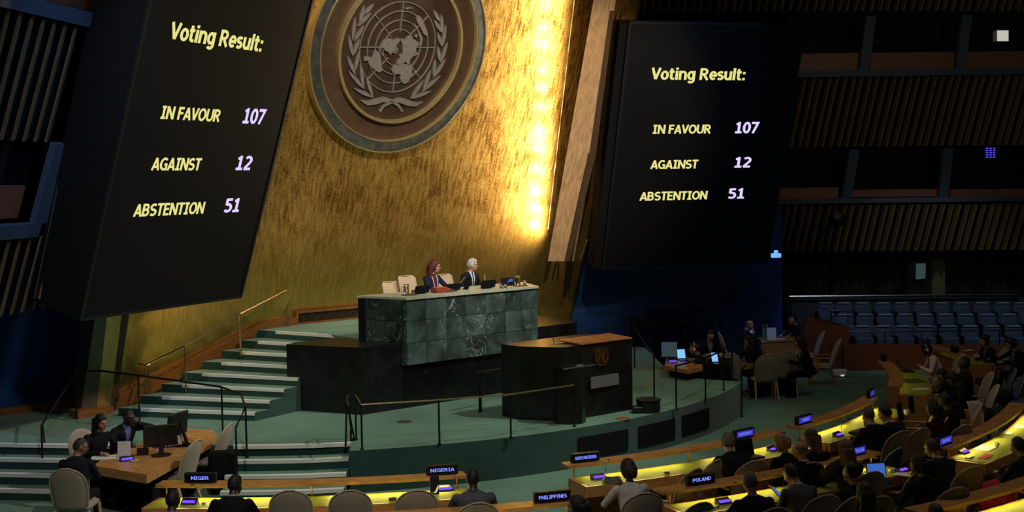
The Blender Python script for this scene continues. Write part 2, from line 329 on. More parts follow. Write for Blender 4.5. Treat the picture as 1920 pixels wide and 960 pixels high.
# stairs up to the dais
def offs(poly,d): return [Vector((p[0],p[1]-d,0)) for p in poly]
def flight(name,label,line,back,nos_x0=None):
    t=thing(name,label,'stairs',(line[0].x,line[0].y,0)); t['kind']='structure'
    for k in range(3):
        z=ZD-.165*(k+1); fr=offs(line,.33*(k+1)); 
        poly=fr+list(reversed(line))
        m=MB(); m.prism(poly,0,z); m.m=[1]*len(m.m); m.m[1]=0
        st=m.build('step',[M_['carpet'],M_['carpet_shaded']],t,world=True)
        n=MB(); nosing(n,fr,z); n.build('nosing',M_['nosing'],st,world=True)
    n=MB(); nosing(n,line,ZD); n.build('nosing',M_['nosing'],t,world=True)
    return t
def nosing(n,fr,z,h=.05,d=.10):
    for a,b in zip(fr[:-1],fr[1:]):
        n.slab([(a.x,a.y-.012,z+.006),(b.x,b.y-.012,z+.006),(b.x,b.y-.012,z-h),(a.x,a.y-.012,z-h)],(0,d,0))
flight('lower_stairs','white-edged green steps up to the dais left of the corner desk',[Vector(p+(0,)) for p in ((-11.8,21.0),(-9.6,20.72),(-8.33,20.48),(-7.23,20.31),(-6.35,20.19))],None)
flight('lower_stairs','white-edged green steps up to the dais between the two black railings',[Vector(p+(0,)) for p in ((-4.45,20.0),(-3.8,19.98),(-3.2,19.99),(-2.6,20.08))],None)
# upper stairs to the rostrum
def Lk(k): return Vector((-6.68+.28*(k-1),22.7+.375*(k-1),0))
def Rk(k): return Vector((-4.53+.204*(k-1),22.10+.31*(k-1),0))
ZR=ZD+8*.15
t=thing('upper_stairs','white-edged green stairs climbing along the gold wall to the rostrum','stairs',Lk(1)); t['kind']='structure'
for k in range(1,9):
    z=ZD+.15*k; a,b=Lk(k),Rk(k); c,d=(Lk(k+1)+Vector((.0,.02,0)),Rk(k+1)) if k<8 else (Lk(9),Rk(9))
    if k<8:
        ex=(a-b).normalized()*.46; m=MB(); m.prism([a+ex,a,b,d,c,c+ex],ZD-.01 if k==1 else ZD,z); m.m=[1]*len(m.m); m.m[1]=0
        st=m.build('step',[M_['carpet'],M_['carpet_shaded']],t,world=True)
    else: st=t
    dn=(b-a).normalized(); pn=Vector((dn.y,-dn.x,0)); 
    if pn.y>0: pn=-pn
    n=MB(); n.slab([a+pn*.012+Vector((0,0,z+.006)),b+pn*.012+Vector((0,0,z+.006)),b+pn*.012+Vector((0,0,z-.05)),a+pn*.012+Vector((0,0,z-.05))],-pn*.07)
    n.build('nosing',M_['nosing'],st,world=True)
m=MB(); m.prism([Lk(8)+(Lk(8)-Rk(8)).normalized()*.46,Rk(8),A(5.2,1.62),A(5.2,4.25),A(-.2,4.25)],ZD,ZR); m.m=[1]*len(m.m); m.m[1]=0
struct('floor.002',m,[M_['carpet'],M_['carpet_shaded']],'raised green floor behind the rostrum')
# the wall bends forward beside the stairs
def woff(s,v=0.):
    lo=0. if s>=1.3 else (.20*(((1.3-s)/.99)**2*(3-2*(1.3-s)/.99)) if s>=.31 else .20+(.31-s)*(.56/3.2))
    hi=0. if s>=-.3 else (-.3-s)*(1.0/2.7)
    q=max(0,min(1,(v-1.0)/2.2)); q=q*q*(3-2*q)
    return lo*(1-q)+hi*q
def sfor(px,py,off):
    p=hitp(px,py,W0+WN*off,WN)-W0; return p.dot(U)
SL=sfor(214,770,.78)
# gold wall (subdivided, with UV)
def goldmesh():
    me=bpy.data.meshes.new('wall_gold'); vs=[];fs=[]
    ns,nv=90,24; uvs=[]
    for j in range(nv+1):
        for i in range(ns+1):
            s=SL+(9.33-SL)*i/ns; v=-1.25+12.5*j/nv
            # slight concavity of the left end
            off=woff(s,v)
            vs.append(WP(s,v,off)); uvs.append((s,v))
    for j in range(nv):
        for i in range(ns):
            a=j*(ns+1)+i; fs.append((a,a+1,a+ns+2,a+ns+1))
    me.from_pydata(vs,[],fs); ul=me.uv_layers.new(name='UVMap')
    for l in me.loops: ul.data[l.index].uv=uvs[l.vertex_index]
    me.materials.append(M_['gold'])
    for p in me.polygons:p.use_smooth=True
    o=bpy.data.objects.new('wall_gold',me); C.objects.link(o); o['kind']='structure'
    md=o.modifiers.new('thick','SOLIDIFY'); md.thickness=.15; md.offset=1 if me.polygons[0].normal.dot(WN)<0 else -1
goldmesh()
# left end posts of the gold wall and its skirting
def wslab(name,s0,s1,v0,v1,off0,off1,m,label=None,parent=None):
    q=MB().slab([WP(s0,v0,off0),WP(s1,v0,off0),WP(s1,v1,off0),WP(s0,v1,off0)],WN*(off1-off0))
    if parent: return q.build(name,m,parent,world=True)
    return struct(name,q,m,label)
M_['goldplain']=mat('gold_painted_post',(.62,.47,.16),.42,.9,var=.2,scale=6,stretch=(1,1,.3))
M_['greypost']=mat('grey_bronze_post',(.16,.15,.12),.45,.5,var=.2,scale=4)
def post(name,xb0,xb1,xt0,xt1,m,lb,dep=.5,off=.84):
    def q(xb,xt,y): return hitp(xb+(xt-xb)*(775-y)/185.,y,W0+WN*off,WN)
    return struct(name,MB().slab([q(xb0,xt0,781),q(xb1,xt1,781),q(xb1,xt1,180),q(xb0,xt0,180)],-WN*dep),m,lb)
post('trim_4',180,205,201,228,M_['goldplain'],'gold post at the left end of the gold wall')
post('trim_5',151,180,179,201,M_['greypost'],'grey outer face of the post at the left of the gold wall',.5,.83)
post('trim_6',205,216,228,242,M_['wooddark'],'dark recess strip beside the gold post',.3,.80)
# skirting following the stairs
sk=MB()
def wb(s,z): # wall surface point at height z
    off=woff(s); v=(z-1.86+off*math.sin(TI))/math.cos(TI)
    return WP(s,v,off)
def st_(P): d=P-O0; return d.dot(U),d.dot(NB)
seg=[(SL,ZD,ZD+.10)]+[(st_(Lk(k))[0],ZD+.15*k-.16,ZD+.15*k+.17) for k in range(1,9)]+[(.75,ZR,ZR+.17),(1.0,ZR,ZR+.16),(1.18,ZR,ZR+.18)]
for (s0,b0,t0),(s1,b1,t1) in zip(seg[:-1],seg[1:]):
    p=[wb(s0,b0)+WN*.02,wb(s1,b1)+WN*.02,wb(s1,t1)+WN*.02,wb(s0,t0)+WN*.02]; sk.slab(p,-NB*.05)
struct('baseboard_gold_wall',sk,M_['skirt'])
struct('baseboard_post',MB().slab([G(146,786,ZD),G(214,775,ZD),G(214,775,ZD)+Vector((0,0,.13)),G(146,786,ZD)+Vector((0,0,.13))],NB*.4),M_['skirt'])
# vent grille in the skirting on the rostrum level
t=thing('vent_grille','long wooden vent grille low on the gold wall behind the rostrum','vent',wb(1.2,ZR)); 
b=MB(); 
for (s0,s1,z0,z1) in ((1.15,3.2,ZR+.005,ZR+.05),(1.15,3.2,ZR+.25,ZR+.30),(1.15,1.22,ZR+.05,ZR+.25),(3.13,3.2,ZR+.05,ZR+.25)):
    b.slab([wb(s0,z0)+WN*.03,wb(s1,z0)+WN*.03,wb(s1,z1)+WN*.03,wb(s0,z1)+WN*.03],-NB*.05)
b.build('frame',M_['skirt'],t,world=True)
q=MB().slab([wb(1.22,ZR+.05)+WN*.01,wb(3.13,ZR+.05)+WN*.01,wb(3.13,ZR+.25)+WN*.01,wb(1.22,ZR+.25)+WN*.01],-NB*.012); q.build('backing',M_['mblack'],t,world=True)
b=MB()
for i in range(48):
    s=1.24+i*.04; b.slab([wb(s,ZR+.05)+WN*.03,wb(s+.014,ZR+.05)+WN*.03,wb(s+.014,ZR+.25)+WN*.03,wb(s,ZR+.25)+WN*.03],-NB*.02)
o=b.build('louvres',M_['wooddark'],t,world=True); o['kind']='stuff'
# fin beside the right screen (light wood) with cove lamps behind it
FO=1.3
def FP(px,py,off=FO): return hitp(px,py,W0+WN*off,WN)
fin=[FP(1027,490),FP(1058,490),FP(1103,289),FP(1106,289),FP(1142,22),FP(1152,20),FP(1172,-110),FP(1132,-110)]
fin=[FP(1027,490),FP(1058,490),FP(1158,-15),FP(1116,-15)]
m=MB().slab([FP(1027,490),FP(1058,490),FP(1103,287),FP(1106,287),FP(1143,21),FP(1152,20),FP(1176,-160),FP(1141,-160)],(0.02,.5,0)); struct('trim_7',m,M_['woodlight'],'light wood fin leaning beside the right screen')
m=MB().slab([FP(1058.5,490),FP(1069,490),FP(1118,285),FP(1104,288)],(0.02,.5,0)); m.slab([FP(1105,287),FP(1118,285),FP(1152,19),FP(1143,21)],(.02,.5,0)); struct('trim_8',m,M_['wooddark'],'dark wood return beside the light fin')
struct('trim_38',MB().tube([hitp(1077,-5,W0+WN*.01,WN),hitp(1027,430,W0+WN*.01,WN)],.012,6),M_['goldtrim'],'thin bright joint on the gold wall beside the fin')
def mirror(P): return P-WN*(2*(P-W0).dot(WN))
hl=[(1026,-120),(1024,-75),(1022,-35),(1020,8),(1016,48),(1016,83),(1013,130),(1012,163),(1010,200),(1007,245),(1005,275),(1006,315),(1002,355),(1002,390),(1000,420)]
def project(P):
    d=P-EYE; z=d.dot(f_); return 960+F*d.dot(r_)/z, 480-F*d.dot(u_)/z
def finleft(y): return 1027+(490-y)*(1116-1027)/505.
lampproto=None
cl=emis('cove_bulb',(1,.86,.6),14)
for i,(hx,hy) in enumerate(hl):
    base=hitp(hx,hy,W0,WN); d=ray(hx,hy).normalized(); best=None
    for kk in range(5,200):
        k=kk*.02; L_=mirror(base+d*k); x,y=project(L_)
        if x>=finleft(y)+14 or (L_-W0).dot(WN)>1.0: best=L_;break
    L_=best or L_
    if lampproto is None:
        lampproto=MB().ell((0,0,0),(.028,.028,.028),n=10,k=6).mesh('bulb',cl); strip=thing('cove_lamp_strip','row of small cove bulbs hidden behind the light wood fin washing the gold wall','lamp',L_)
    place_mesh(lampproto,'bulb',strip,L_-strip.location)
    l=bpy.data.lights.new('cove_light','SPOT'); l.energy=56; l.color=(1,.80,.50); l.shadow_soft_size=.12; l.spot_size=math.radians(150); l.spot_blend=1
    o=bpy.data.objects.new('cove_light',l); C.objects.link(o); o.location=L_-WN*.05; aim(o,L_-WN*1.2-U*2.4)
# ---- emblem
EC=(2.62,5.92)
t=thing('wall_emblem','large round wooden emblem with silver world map and olive branches on the gold wall','emblem',WP(EC[0],EC[1],0))
# local frame of emblem: x=U, y=WV, z=WN
RM=Matrix((U,WV,WN)).transposed()
t.rotation_euler=RM.to_euler()
def disc(r0,r1,z0,z1,n=96):
    m=MB(); vs=[];fs=[]
    for k in range(n):
        c,s_=math.cos(2*PI*k/n),math.sin(2*PI*k/n)
        for (r,z) in((r0,z0),(r0,z1),(r1,z1),(r1,z0)): vs.append((r*c,r*s_,z))
    for k in range(n):
        for q in range(4): fs.append((k*4+q,k*4+(q+1)%4,((k+1)%n)*4+(q+1)%4,((k+1)%n)*4+q))
    return m.add(vs,fs)
m=MB().lathe([(2.0,-.05),(2.0,.12),(1.92,.13)],n=96); m.build('backboard',M_['emwood'],t)
disc(1.90,2.12,-.05,.20).build('rim',M_['patina'],t)
disc(1.885,1.905,.1,.215).build('inner_trim',M_['goldtrim'],t); disc(2.118,2.145,-.05,.21).build('outer_trim',M_['goldtrim'],t)
disc(1.45,1.51,.1,.24).build('ring',M_['goldtrim'],t); MB().lathe([(1.45,.12),(1.45,.145),(1.44,.146)],n=96).build('inner_board',M_['emwood2'],t)
EP0=WP(EC[0],EC[1],.19)
def e1(x,y): # crop1 pixel -> emblem local
    p=hitp(560+x/3.312,y/3.312,EP0,WN)-EP0; return (p.dot(U),p.dot(WV))
ecx,ecy=e1(621,296)
def e2(x,y): return e1((640+x/8.727-560)*3.312,(y/8.727)*3.312)
def e3(x,y): return e1((640+x/6.857-560)*3.312,(90+y/6.857)*3.312)
ZE0,ZE1=.15,.19
EMB=[]   # (name, MB) in emblem local coords, reused small on the lectern
R5=.915
gl=MB()
def ringadd(mb,cx,cy,r,w,n=64,z0=ZE0,z1=ZE1-.01):
    vs=[];fs=[]
    for k in range(n):
        c,s_=math.cos(2*PI*k/n),math.sin(2*PI*k/n)
        for (rr,z) in((r-w,z0),(r-w,z1),(r+w,z1),(r+w,z0)): vs.append((cx+rr*c,cy+rr*s_,z))
    for k in range(n):
        for q in range(4): fs.append((k*4+q,k*4+(q+1)%4,((k+1)%n)*4+(q+1)%4,((k+1)%n)*4+q))
    mb.add(vs,fs)
for k in(2,3,4,5):
    g=MB(); ringadd(g,ecx,ecy,R5*k/5,.0095); EMB.append(('latitude_ring',g))
for a in (3,48,93,138,183,228,273,318):
    a=math.radians(a); g=MB(); d=Vector((math.cos(a),math.sin(a),0)); p=Vector((-d.y,d.x,0))*.009
    c=Vector((ecx,ecy,ZE0)); g.slab([c+d*.3-p,c+d*(R5-.012)-p,c+d*(R5-.012)+p,c+d*.3+p],(0,0,.03)); EMB.append(('meridian_bar',g))
def poly(name,pts,fn):
    q=[Vector((*fn(*p),ZE0)) for p in pts]; EMB.append((name,MB().slab(q,(0,0,ZE1-ZE0+.005))))
poly('continent',[(620,800),(650,740),(690,670),(740,630),(800,625),(870,655),(930,620),(968,640),(945,690),(905,730),(900,770),(935,800),(905,850),(870,868),(850,835),(800,900),(770,850),(710,830),(700,790),(660,780),(640,810)],e2)
poly('continent',[(970,660),(1010,632),(1050,650),(1070,612),(1110,587),(1150,600),(1165,640),(1200,650),(1240,680),(1270,700),(1250,750),(1220,790),(1225,850),(1265,880),(1220,905),(1180,920),(1160,940),(1130,960),(1120,1010),(1090,1060),(1060,1010),(1000,1030),(950,1060),(900,1040),(925,990),(960,950),(950,910),(1010,870),(1000,800),(1005,740)],e2)
poly('continent',[(700,215),(760,205),(830,210),(900,225),(915,250),(905,300),(920,350),(880,390),(870,430),(810,465),(770,430),(755,390),(765,345),(700,330),(660,320),(645,280),(665,240)],e3)
poly('continent',[(440,30),(480,50),(505,100),(510,200),(530,290),(490,315),(440,290),(400,260),(360,220),(340,160),(295,170),(290,110),(350,110),(400,125),(420,60)],e3)
poly('continent',[(1225,260),(1270,255),(1310,290),(1340,350),(1370,430),(1415,550),(1395,590),(1350,560),(1310,480),(1280,430),(1240,360)],e2)
poly('island_chain',[(1175,375),(1215,400),(1250,470),(1300,560),(1330,640),(1310,740),(1270,760),(1295,690),(1285,620),(1250,520),(1210,430)],e2)
poly('island_chain',[(620,800),(645,790),(640,850),(670,880),(675,920),(655,890),(625,850)],e2)
poly('island',[(850,865),(900,800),(935,810),(915,850),(880,880)],e2)
poly('island',[(1045,140),(1075,125),(1160,120),(1155,138),(1100,142),(1085,160)],e2)
poly('island',[(1205,600),(1235,560),(1250,580),(1225,620)],e2)
poly('island',[(940,280),(965,290),(962,335),(940,330)],e3)
def leaf(b,tp,wd=.040):
    b=Vector((*e1(*b),ZE0)); tp=Vector((*e1(*tp),ZE0)); d=tp-b; p=Vector((-d.y,d.x,0)).normalized()
    pr=[(0,.1),(.2,.7),(.45,1),(.7,.75),(.88,.35),(1,0)]
    q=[b+d*a+p*(w_*wd) for a,w_ in pr]+[b+d*a-p*(w_*wd) for a,w_ in reversed(pr[:-1])]
    EMB.append(('olive_leaf',MB().slab(q,(0,0,ZE1-ZE0))))
for b,tp in [((378,150),(410,35)),((335,250),(355,105)),((335,345),(312,215)),((355,468),(299,340)),((405,552),(305,435)),((465,606),(340,548)),((405,92),(470,25)),((366,165),(452,80)),((345,258),(408,160)),((338,345),(380,240)),((350,440),(378,320)),((405,550),(383,400)),((462,602),(417,470)),
             ((878,135),(838,62)),((895,205),(887,88)),((893,205),(840,120)),((893,290),(917,155)),((892,288),(862,200)),((882,390),(927,265)),((880,385),(865,285)),((838,485),(915,368)),((838,478),(850,370)),((768,570),(885,470)),((775,560),(824,435)),((698,612),(830,565)),((702,608),(778,500))]: leaf(b,tp)
def ribbon(pts,w):
    q=[Vector((*e1(*p),ZE0)) for p in pts]; m=MB(); L1=[];L2=[]
    for i,p in enumerate(q):
        d=(q[min(i+1,len(q)-1)]-q[max(i-1,0)]).normalized(); n=Vector((-d.y,d.x,0)); L1.append(p+n*w[i]); L2.append(p-n*w[i])
    for i in range(len(q)-1): m.slab([L1[i],L1[i+1],L2[i+1],L2[i]],(0,0,ZE1-ZE0))
    EMB.append(('branch_stem',m))
ribbon([(385,622),(430,642),(480,632),(530,618),(580,630),(620,655),(645,694)],[.004,.045,.06,.055,.035,.025,.025])
ribbon([(775,634),(730,650),(680,640),(630,622),(575,634),(530,660),(505,694)],[.004,.045,.06,.055,.035,.025,.025])
for n_,g in EMB: g.build(n_,M_['silver'],t)

# ---- lettering: bold sans glyphs drawn as thick strokes (cap height 1)
def _arc(cx,cy,rx,ry,a0,a1,n=12): return [(cx+rx*math.cos(math.radians(a0+(a1-a0)*i/n)),cy+ry*math.sin(math.radians(a0+(a1-a0)*i/n))) for i in range(n+1)]
SW=.2; h2=SW/2; t2=.085
GL={ # advance width, strokes
'V':(.78,[[(.08,1),(.39,.04)],[(.70,1),(.39,.04)]]),
'I':(.56,[[(.28,0),(.28,1)],[(.06,t2),(.50,t2)],[(.06,1-t2),(.50,1-t2)]]),
'N':(.86,[[(.13,0),(.13,1)],[(.73,0),(.73,1)],[(.15,.95),(.71,.05)]]),
'F':(.64,[[(.13,0),(.13,1)],[(.13,1-t2),(.60,1-t2)],[(.13,.52),(.56,.52)]]),
'A':(.80,[[(.08,0),(.40,.97)],[(.72,0),(.40,.97)],[(.2,.28),(.6,.28)]]),
'O':(.88,[_arc(.44,.5,.33,.42,0,360,22)]),
'U':(.84,[[(.13,1),(.13,.38)]+_arc(.42,.36,.29,.28,180,360,12)+[(.71,.38),(.71,1)]]),
'R':(.80,[[(.13,0),(.13,1)],[(.13,1-t2),(.38,1-t2)]+_arc(.40,.70,.20,.215,90,-90,9)+[(.13,.485)],[(.36,.48),(.70,0)]]),
'G':(.84,[_arc(.46,.5,.35,.42,48,300,18)+[(.70,.10),(.70,.45)],[(.48,.46),(.78,.46)]]),
'S':(.72,[_arc(.37,.70,.25,.215,35,270,12)+_arc(.35,.29,.27,.215,90,-145,12)[1:]]),
'T':(.70,[[(.35,0),(.35,1)],[(.02,1-t2),(.68,1-t2)]]),
'B':(.78,[[(.13,0),(.13,1)],[(.13,1-t2),(.38,1-t2)]+_arc(.38,.72,.19,.195,90,-90,8)+[(.13,.525)],[(.4,.525)]+_arc(.40,.305,.24,.22,90,-90,8)+[(.13,t2)]]),
'E':(.66,[[(.13,0),(.13,1)],[(.13,1-t2),(.60,1-t2)],[(.13,.52),(.57,.52)],[(.13,t2),(.60,t2)]]),
'o':(.68,[_arc(.34,.375,.23,.30,0,360,20)]),
't':(.48,[[(.20,.96),(.20,.24)]+_arc(.34,.22,.14,.14,180,280,6)+[(.46,.09)],[(.02,.68),(.44,.68)]]),
'i':(.33,[[(.165,0),(.165,.76)],[(.165,.86),(.165,1.03)]]),
'n':(.70,[[(.12,0),(.12,.76)],[(.12,.52)]+_arc(.35,.44,.22,.24,150,0,9)+[(.57,.4),(.57,0)]]),
'g':(.70,[_arc(.34,.38,.22,.29,0,360,18),[(.57,.76),(.57,-.02)]+_arc(.35,-.03,.22,.18,0,-150,9)]),
'e':(.68,[[(.12,.38),(.57,.38)]+_arc(.35,.385,.22,.295,0,315,18)]),
's':(.58,[_arc(.30,.54,.19,.14,30,270,10)+_arc(.27,.235,.20,.155,90,-150,10)[1:]]),
'u':(.70,[[(.13,.76),(.13,.34)]+_arc(.34,.32,.21,.24,180,300,9)+[(.57,.26)],[(.57,.76),(.57,0)]]),
'l':(.33,[[(.165,0),(.165,1.04)]]),
':':(.38,[[(.19,0),(.19,.2)],[(.19,.52),(.19,.72)]]),
'1':(.70,[[(.37,0),(.37,1)],[(.08,t2),(.64,t2)],[(.12,.80),(.30,.84),(.38,.97)]]),
'0':(.70,[_arc(.35,.5,.24,.42,0,360,20)]),
'7':(.70,[[(.04,1-t2),(.58,1-t2),(.22,0)]]),
'2':(.70,[_arc(.34,.70,.24,.225,150,-20,9)+[(.46,.48),(.12,.12)],[(.06,t2),(.64,t2)]]),
'5':(.70,[[(.60,1-t2),(.15,1-t2)],[(.17,.98),(.17,.52)],[(.17,.55)]+_arc(.31,.33,.26,.25,100,-145,12)]),
'H':(.84,[[(.13,0),(.13,1)],[(.71,0),(.71,1)],[(.13,.52),(.71,.52)]]),
'M':(1.0,[[(.13,0),(.13,1)],[(.87,0),(.87,1)],[(.15,.95),(.5,.3)],[(.85,.95),(.5,.3)]]),
'C':(.76,[_arc(.44,.5,.33,.42,48,312,16)]),
'D':(.84,[[(.13,0),(.13,1)],[(.13,1-t2),(.34,1-t2)]+_arc(.34,.5,.36,.415,90,-90,12)+[(.13,t2)]]),
'P':(.76,[[(.13,0),(.13,1)],[(.13,1-t2),(.40,1-t2)]+_arc(.40,.69,.22,.225,90,-90,9)+[(.13,.465)]]),
'L':(.64,[[(.13,0),(.13,1)],[(.13,t2),(.60,t2)]]),
'K':(.80,[[(.13,0),(.13,1)],[(.16,.42),(.68,1)],[(.3,.55),(.72,0)]]),
'W':(1.1,[[(.06,1),(.3,.03)],[(.3,.03),(.55,.9)],[(.55,.9),(.8,.03)],[(.8,.03),(1.04,1)]]),
'Y':(.76,[[(.06,1),(.38,.46)],[(.70,1),(.38,.46)],[(.38,0),(.38,.48)]]),
'Q':(.88,[_arc(.44,.5,.33,.42,0,360,22),[(.48,.28),(.80,-.08)]]),
' ':(.34,[])}
def stroke(mb,pts,w,X,Y):
    L1=[];L2=[];P=[Vector((p[0],p[1])) for p in pts]; n=len(P); closed=(P[0]-P[-1]).length<1e-4
    for i in range(n):
        if closed: a=P[(i-1)%(n-1)]; b=P[(i+1)%(n-1)]
        else: a=P[max(i-1,0)]; b=P[min(i+1,n-1)]
        d1=(P[i]-a); d2=(b-P[i]); 
        d1=d1.normalized() if d1.length>1e-5 else d2.normalized(); d2=d2.normalized() if d2.length>1e-5 else d1
        t=(d1+d2).normalized(); nn=Vector((-t.y,t.x)); q=1/max(.55,nn.dot(Vector((-d1.y,d1.x))))
        # horizontal strokes thinner than stems
        wd=w*(1-.17*abs(t.x)); L1.append(P[i]+nn*wd/2*q); L2.append(P[i]-nn*wd/2*q)
    for i in range(n-1):
        mb.add([(X(p),Y(p),0) for p in (L1[i],L1[i+1],L2[i+1],L2[i])],[(0,1,2,3)])
def text(name,s,m,parent,loc,x0,x1,y0,cap,R=None,w=.22):
    """glyphs span x0..x1, baseline y0, cap height cap in the parent's local plane"""
    tot=sum(GL[c][0] for c in s); k=(x1-x0)/(tot-.12); mb=MB(); pen=-.06
    for c in s:
        a,st=GL[c]
        for q in st: stroke(mb,q,w,lambda p:x0+(pen+p.x)*k,lambda p:y0+p.y*cap)
        pen+=a
    me=bpy.data.meshes.new(name); me.from_pydata(mb.v,[],mb.f); me.materials.append(m)
    o=bpy.data.objects.new(name,me); C.objects.link(o); o.parent=parent; o.location=loc
    if R: o.rotation_euler=R
    return o
# ---- the two result screens
LAM=1.25
def screen(nm,label,org,th,corners,thick,frame):
    P0=Vector(org)*LAM+Vector((0,0,H))
    u=Vector((math.cos(th),math.sin(th),0)); nh=Vector((math.sin(th),-math.cos(th),0))
    v=nh*math.sin(TI)+Vector((0,0,math.cos(TI))); n=u.cross(v)
    if n.y>0: n=-n
    def loc(px,py):
        p=hitp(px,py,P0,n)-P0; return p.dot(u),p.dot(v)
    c=[loc(*q) for q in corners]
    t=thing(nm,label,'screen',P0); t.rotation_euler=Matrix((u,v,u.cross(v))).transposed().to_euler()
    return t,c,loc,P0,u,v,n
K=LAM
tL,cL,locL,PL,uL,vL,nL=screen('voting_screen','huge black leaning result screen at the left of the gold wall',(-4.347,16,.856),1.13,[(187,450),(443,556),(585,0)],0,0)
tR,cR,locR,PR,uR,vR,nR=screen('voting_screen','huge black leaning result screen at the right of the gold wall',(2.585,23.289,.824),.305,[(1180,45),(1124,503),(1439,480),(1490,60)],0,0)
print('screenL',cL,'screenR',cR)
def slabuv(x0,x1,y0,y1,z0,z1):
    return MB().slab([(x0,y0,z0),(x1,y0,z0),(x1,y1,z0),(x0,y1,z0)],(0,0,z1-z0))
def fillscreen(t,ul,ur,vb,vt,hl_,hr_,hb,ht,zdep):
    slabuv(ul,ur,vb,vt,-.06,-.004).build('display_panel',M_['screen'],t)
    slabuv(ul-hl_,ur+hr_,vb-hb,vt+ht,-zdep,-.062).build('housing',M_['mblack'],t)
    fr=MB()
    for a in ((ul-.06,ul,vb-.04,vt+.06),(ur,ur+.05,vb-.04,vt+.06),(ul,ur,vt,vt+.06),(ul,ur,vb-.04,vb)):
        fr.slab([(a[0],a[2],-.061),(a[1],a[2],-.061),(a[1],a[3],-.061),(a[0],a[3],-.061)],(0,0,.07))
    fr.build('bezel',M_['black'],t)
    e=None
    L=[('heading','Voting Result:',M_['yel'],-.15,1.70,1.0,.215),('line','IN FAVOUR',M_['yel'],0,1.15,0,.168),('number','107',M_['lav'],1.65,2.12,0,.215),
       ('line','AGAINST',M_['yel'],.05,.98,-.67,.168),('number','12',M_['lav'],1.74,2.07,-.665,.205),('line','ABSTENTION',M_['yel'],-.09,1.26,-1.28,.168),('number','51',M_['lav'],1.71,2.04,-1.28,.205)]
    for nme,s,m,x0,x1,y,cp in L:
        o=text(nme,s,m,t,(0,0,.002),x0*K,x1*K,y*K,cp*K)
        o['label']=('pale yellow lettering ' if m is M_['yel'] else 'lavender lettering ')+'reading '+s
ul=min(cL[0][0],cL[1][0]-3.5); 
fillscreen(tL,cL[0][0],max(cL[1][0],cL[2][0])-.0,cL[1][1],cL[2][1]+.9,.12,.0,.02,.05,1.0)
fillscreen(tR,cR[1][0]+.12,cR[2][0],cR[1][1],cR[0][1],.25,.0,.02,.0,.5)

# ---- side walls
# right blue wall between gold wall and gallery
def vslab(name,pts,z0,z1,m,th=.2,label=None):
    a,b=Vector(pts[0]),Vector(pts[1]); d=(b-a).normalized(); n=Vector((-d.y,d.x,0))
    q=MB().prism([a,b,b+n*th,a+n*th],z0,z1); return struct(name,q,m,label)
vslab('wall_right_blue',[(1.35,32.2,0),(6.95,32.9,0)],0,3.9,M_['blue'])
vslab('wall_left_blue',[(-11.5,21.0,0),(-7.9,24.5,0)],0,3.4,M_['blue'])
vslab('baseboard_left',[(-11.4,21.0,0),(-7.95,24.35,0)],ZD,ZD+.14,M_['skirt'],.02)
vslab('wall_back_upper',[(1.5,37.2,0),(24,37.2,0)],0,14,M_['navy'])
vslab('wall_left_upper',[(-13.2,8,0),(-10.2,38,0)],2.9,16,M_['navy'])
# slatted balcony fronts (right): planes at depth ~34
SU=Vector((math.cos(.05),math.sin(.05),0))
def slatrow(label,name,x0,x1,ytop,ybot,d,pitch_px,wpx=7,lean=.34,extra=None):
    """slats leaning towards the hall; ytop/ybot are heights seen at column x"""
    t=thing(name,label,'balcony front',D(x0,ybot(x0),d))
    n=int(round((x1-x0)/pitch_px)); sm=None
    for i in range(n):
        x=x0+(i+.5)*pitch_px
        jit=[0,1.6,-1.2,.8,-1.8][i%5]*.6
        b=D(x+jit,ybot(x),d)
        zt=D(x,ytop(x),d-.4).z; h=zt-b.z
        if sm is None:
            w=.062;dp=.16
            q=MB(); top=(h*math.tan(.14),-h*math.tan(lean)*1.0)
            poly0=[(-w,0),(w,0),(w*.35,-dp),(-w*.35,-dp)]
            vs=[(x_,y_,0) for x_,y_ in poly0]+[(x_+top[0],y_+top[1],h) for x_,y_ in poly0]
            q.add(vs,[(3,2,1,0),(4,5,6,7),(0,1,5,4),(1,2,6,5),(2,3,7,6),(3,0,4,7)]); sm=q.mesh('slat',M_['slat'])
            # backing
            e0=D(x0-6,ybot(x0),d+.05); e1_=D(x1+6,ybot(x1),d+.05)
            k=MB().slab([e0,e1_,e1_+Vector((top[0],top[1],h)),e0+Vector((top[0],top[1],h))],(0,.06,0)); k.build('backing',M_['navy'],t,world=True)
        o=bpy.data.objects.new('slat',sm); C.objects.link(o); o.parent=t; o.location=b-t.location
    return t
lin=lambda xa,ya,xb,yb:(lambda x:ya+(yb-ya)*(x-xa)/(xb-xa))
slatrow('slatted balcony front along the top right edge of view','slatted_balcony_front',1168,1960,lin(1168,-70,1920,-70),lin(1168,22,1920,22),34.2,15.2)
slatrow('middle slatted balcony front right of the right screen','slatted_balcony_front',1474,1960,lin(1480,147,1920,137),lin(1470,277,1920,272),34.4,14.9)
slatrow('lowest slatted balcony front above the blue seats','slatted_balcony_front',1436,1960,lin(1440,386,1920,377),lin(1430,472,1920,468),34.6,15.1)
def beam(n_,xa,ya,xb,yb,hpx,d,m,label,dep=.25):
    q=MB().slab([D(xa,ya,d),D(xb,yb,d),D(xb,yb+hpx,d),D(xa,ya+hpx,d)],(0,dep,0)); return struct(n_,q,m,label)
beam('trim_9',1487,133,1960,126,12,33.4,M_['bluebeam'],'blue beam under the upper booth windows')
beam('trim_10',1444,374,1960,367,9,34.1,M_['bluebeam'],'blue beam under the lower booth windows')
beam('trim_11',1160,20,1960,19,6,34.4,M_['navy'],'dark soffit edge above the right screen')
M_['sill']=wood('booth_sill_wood',(.20,.085,.05),3,.5,(2,8,8))
k=0
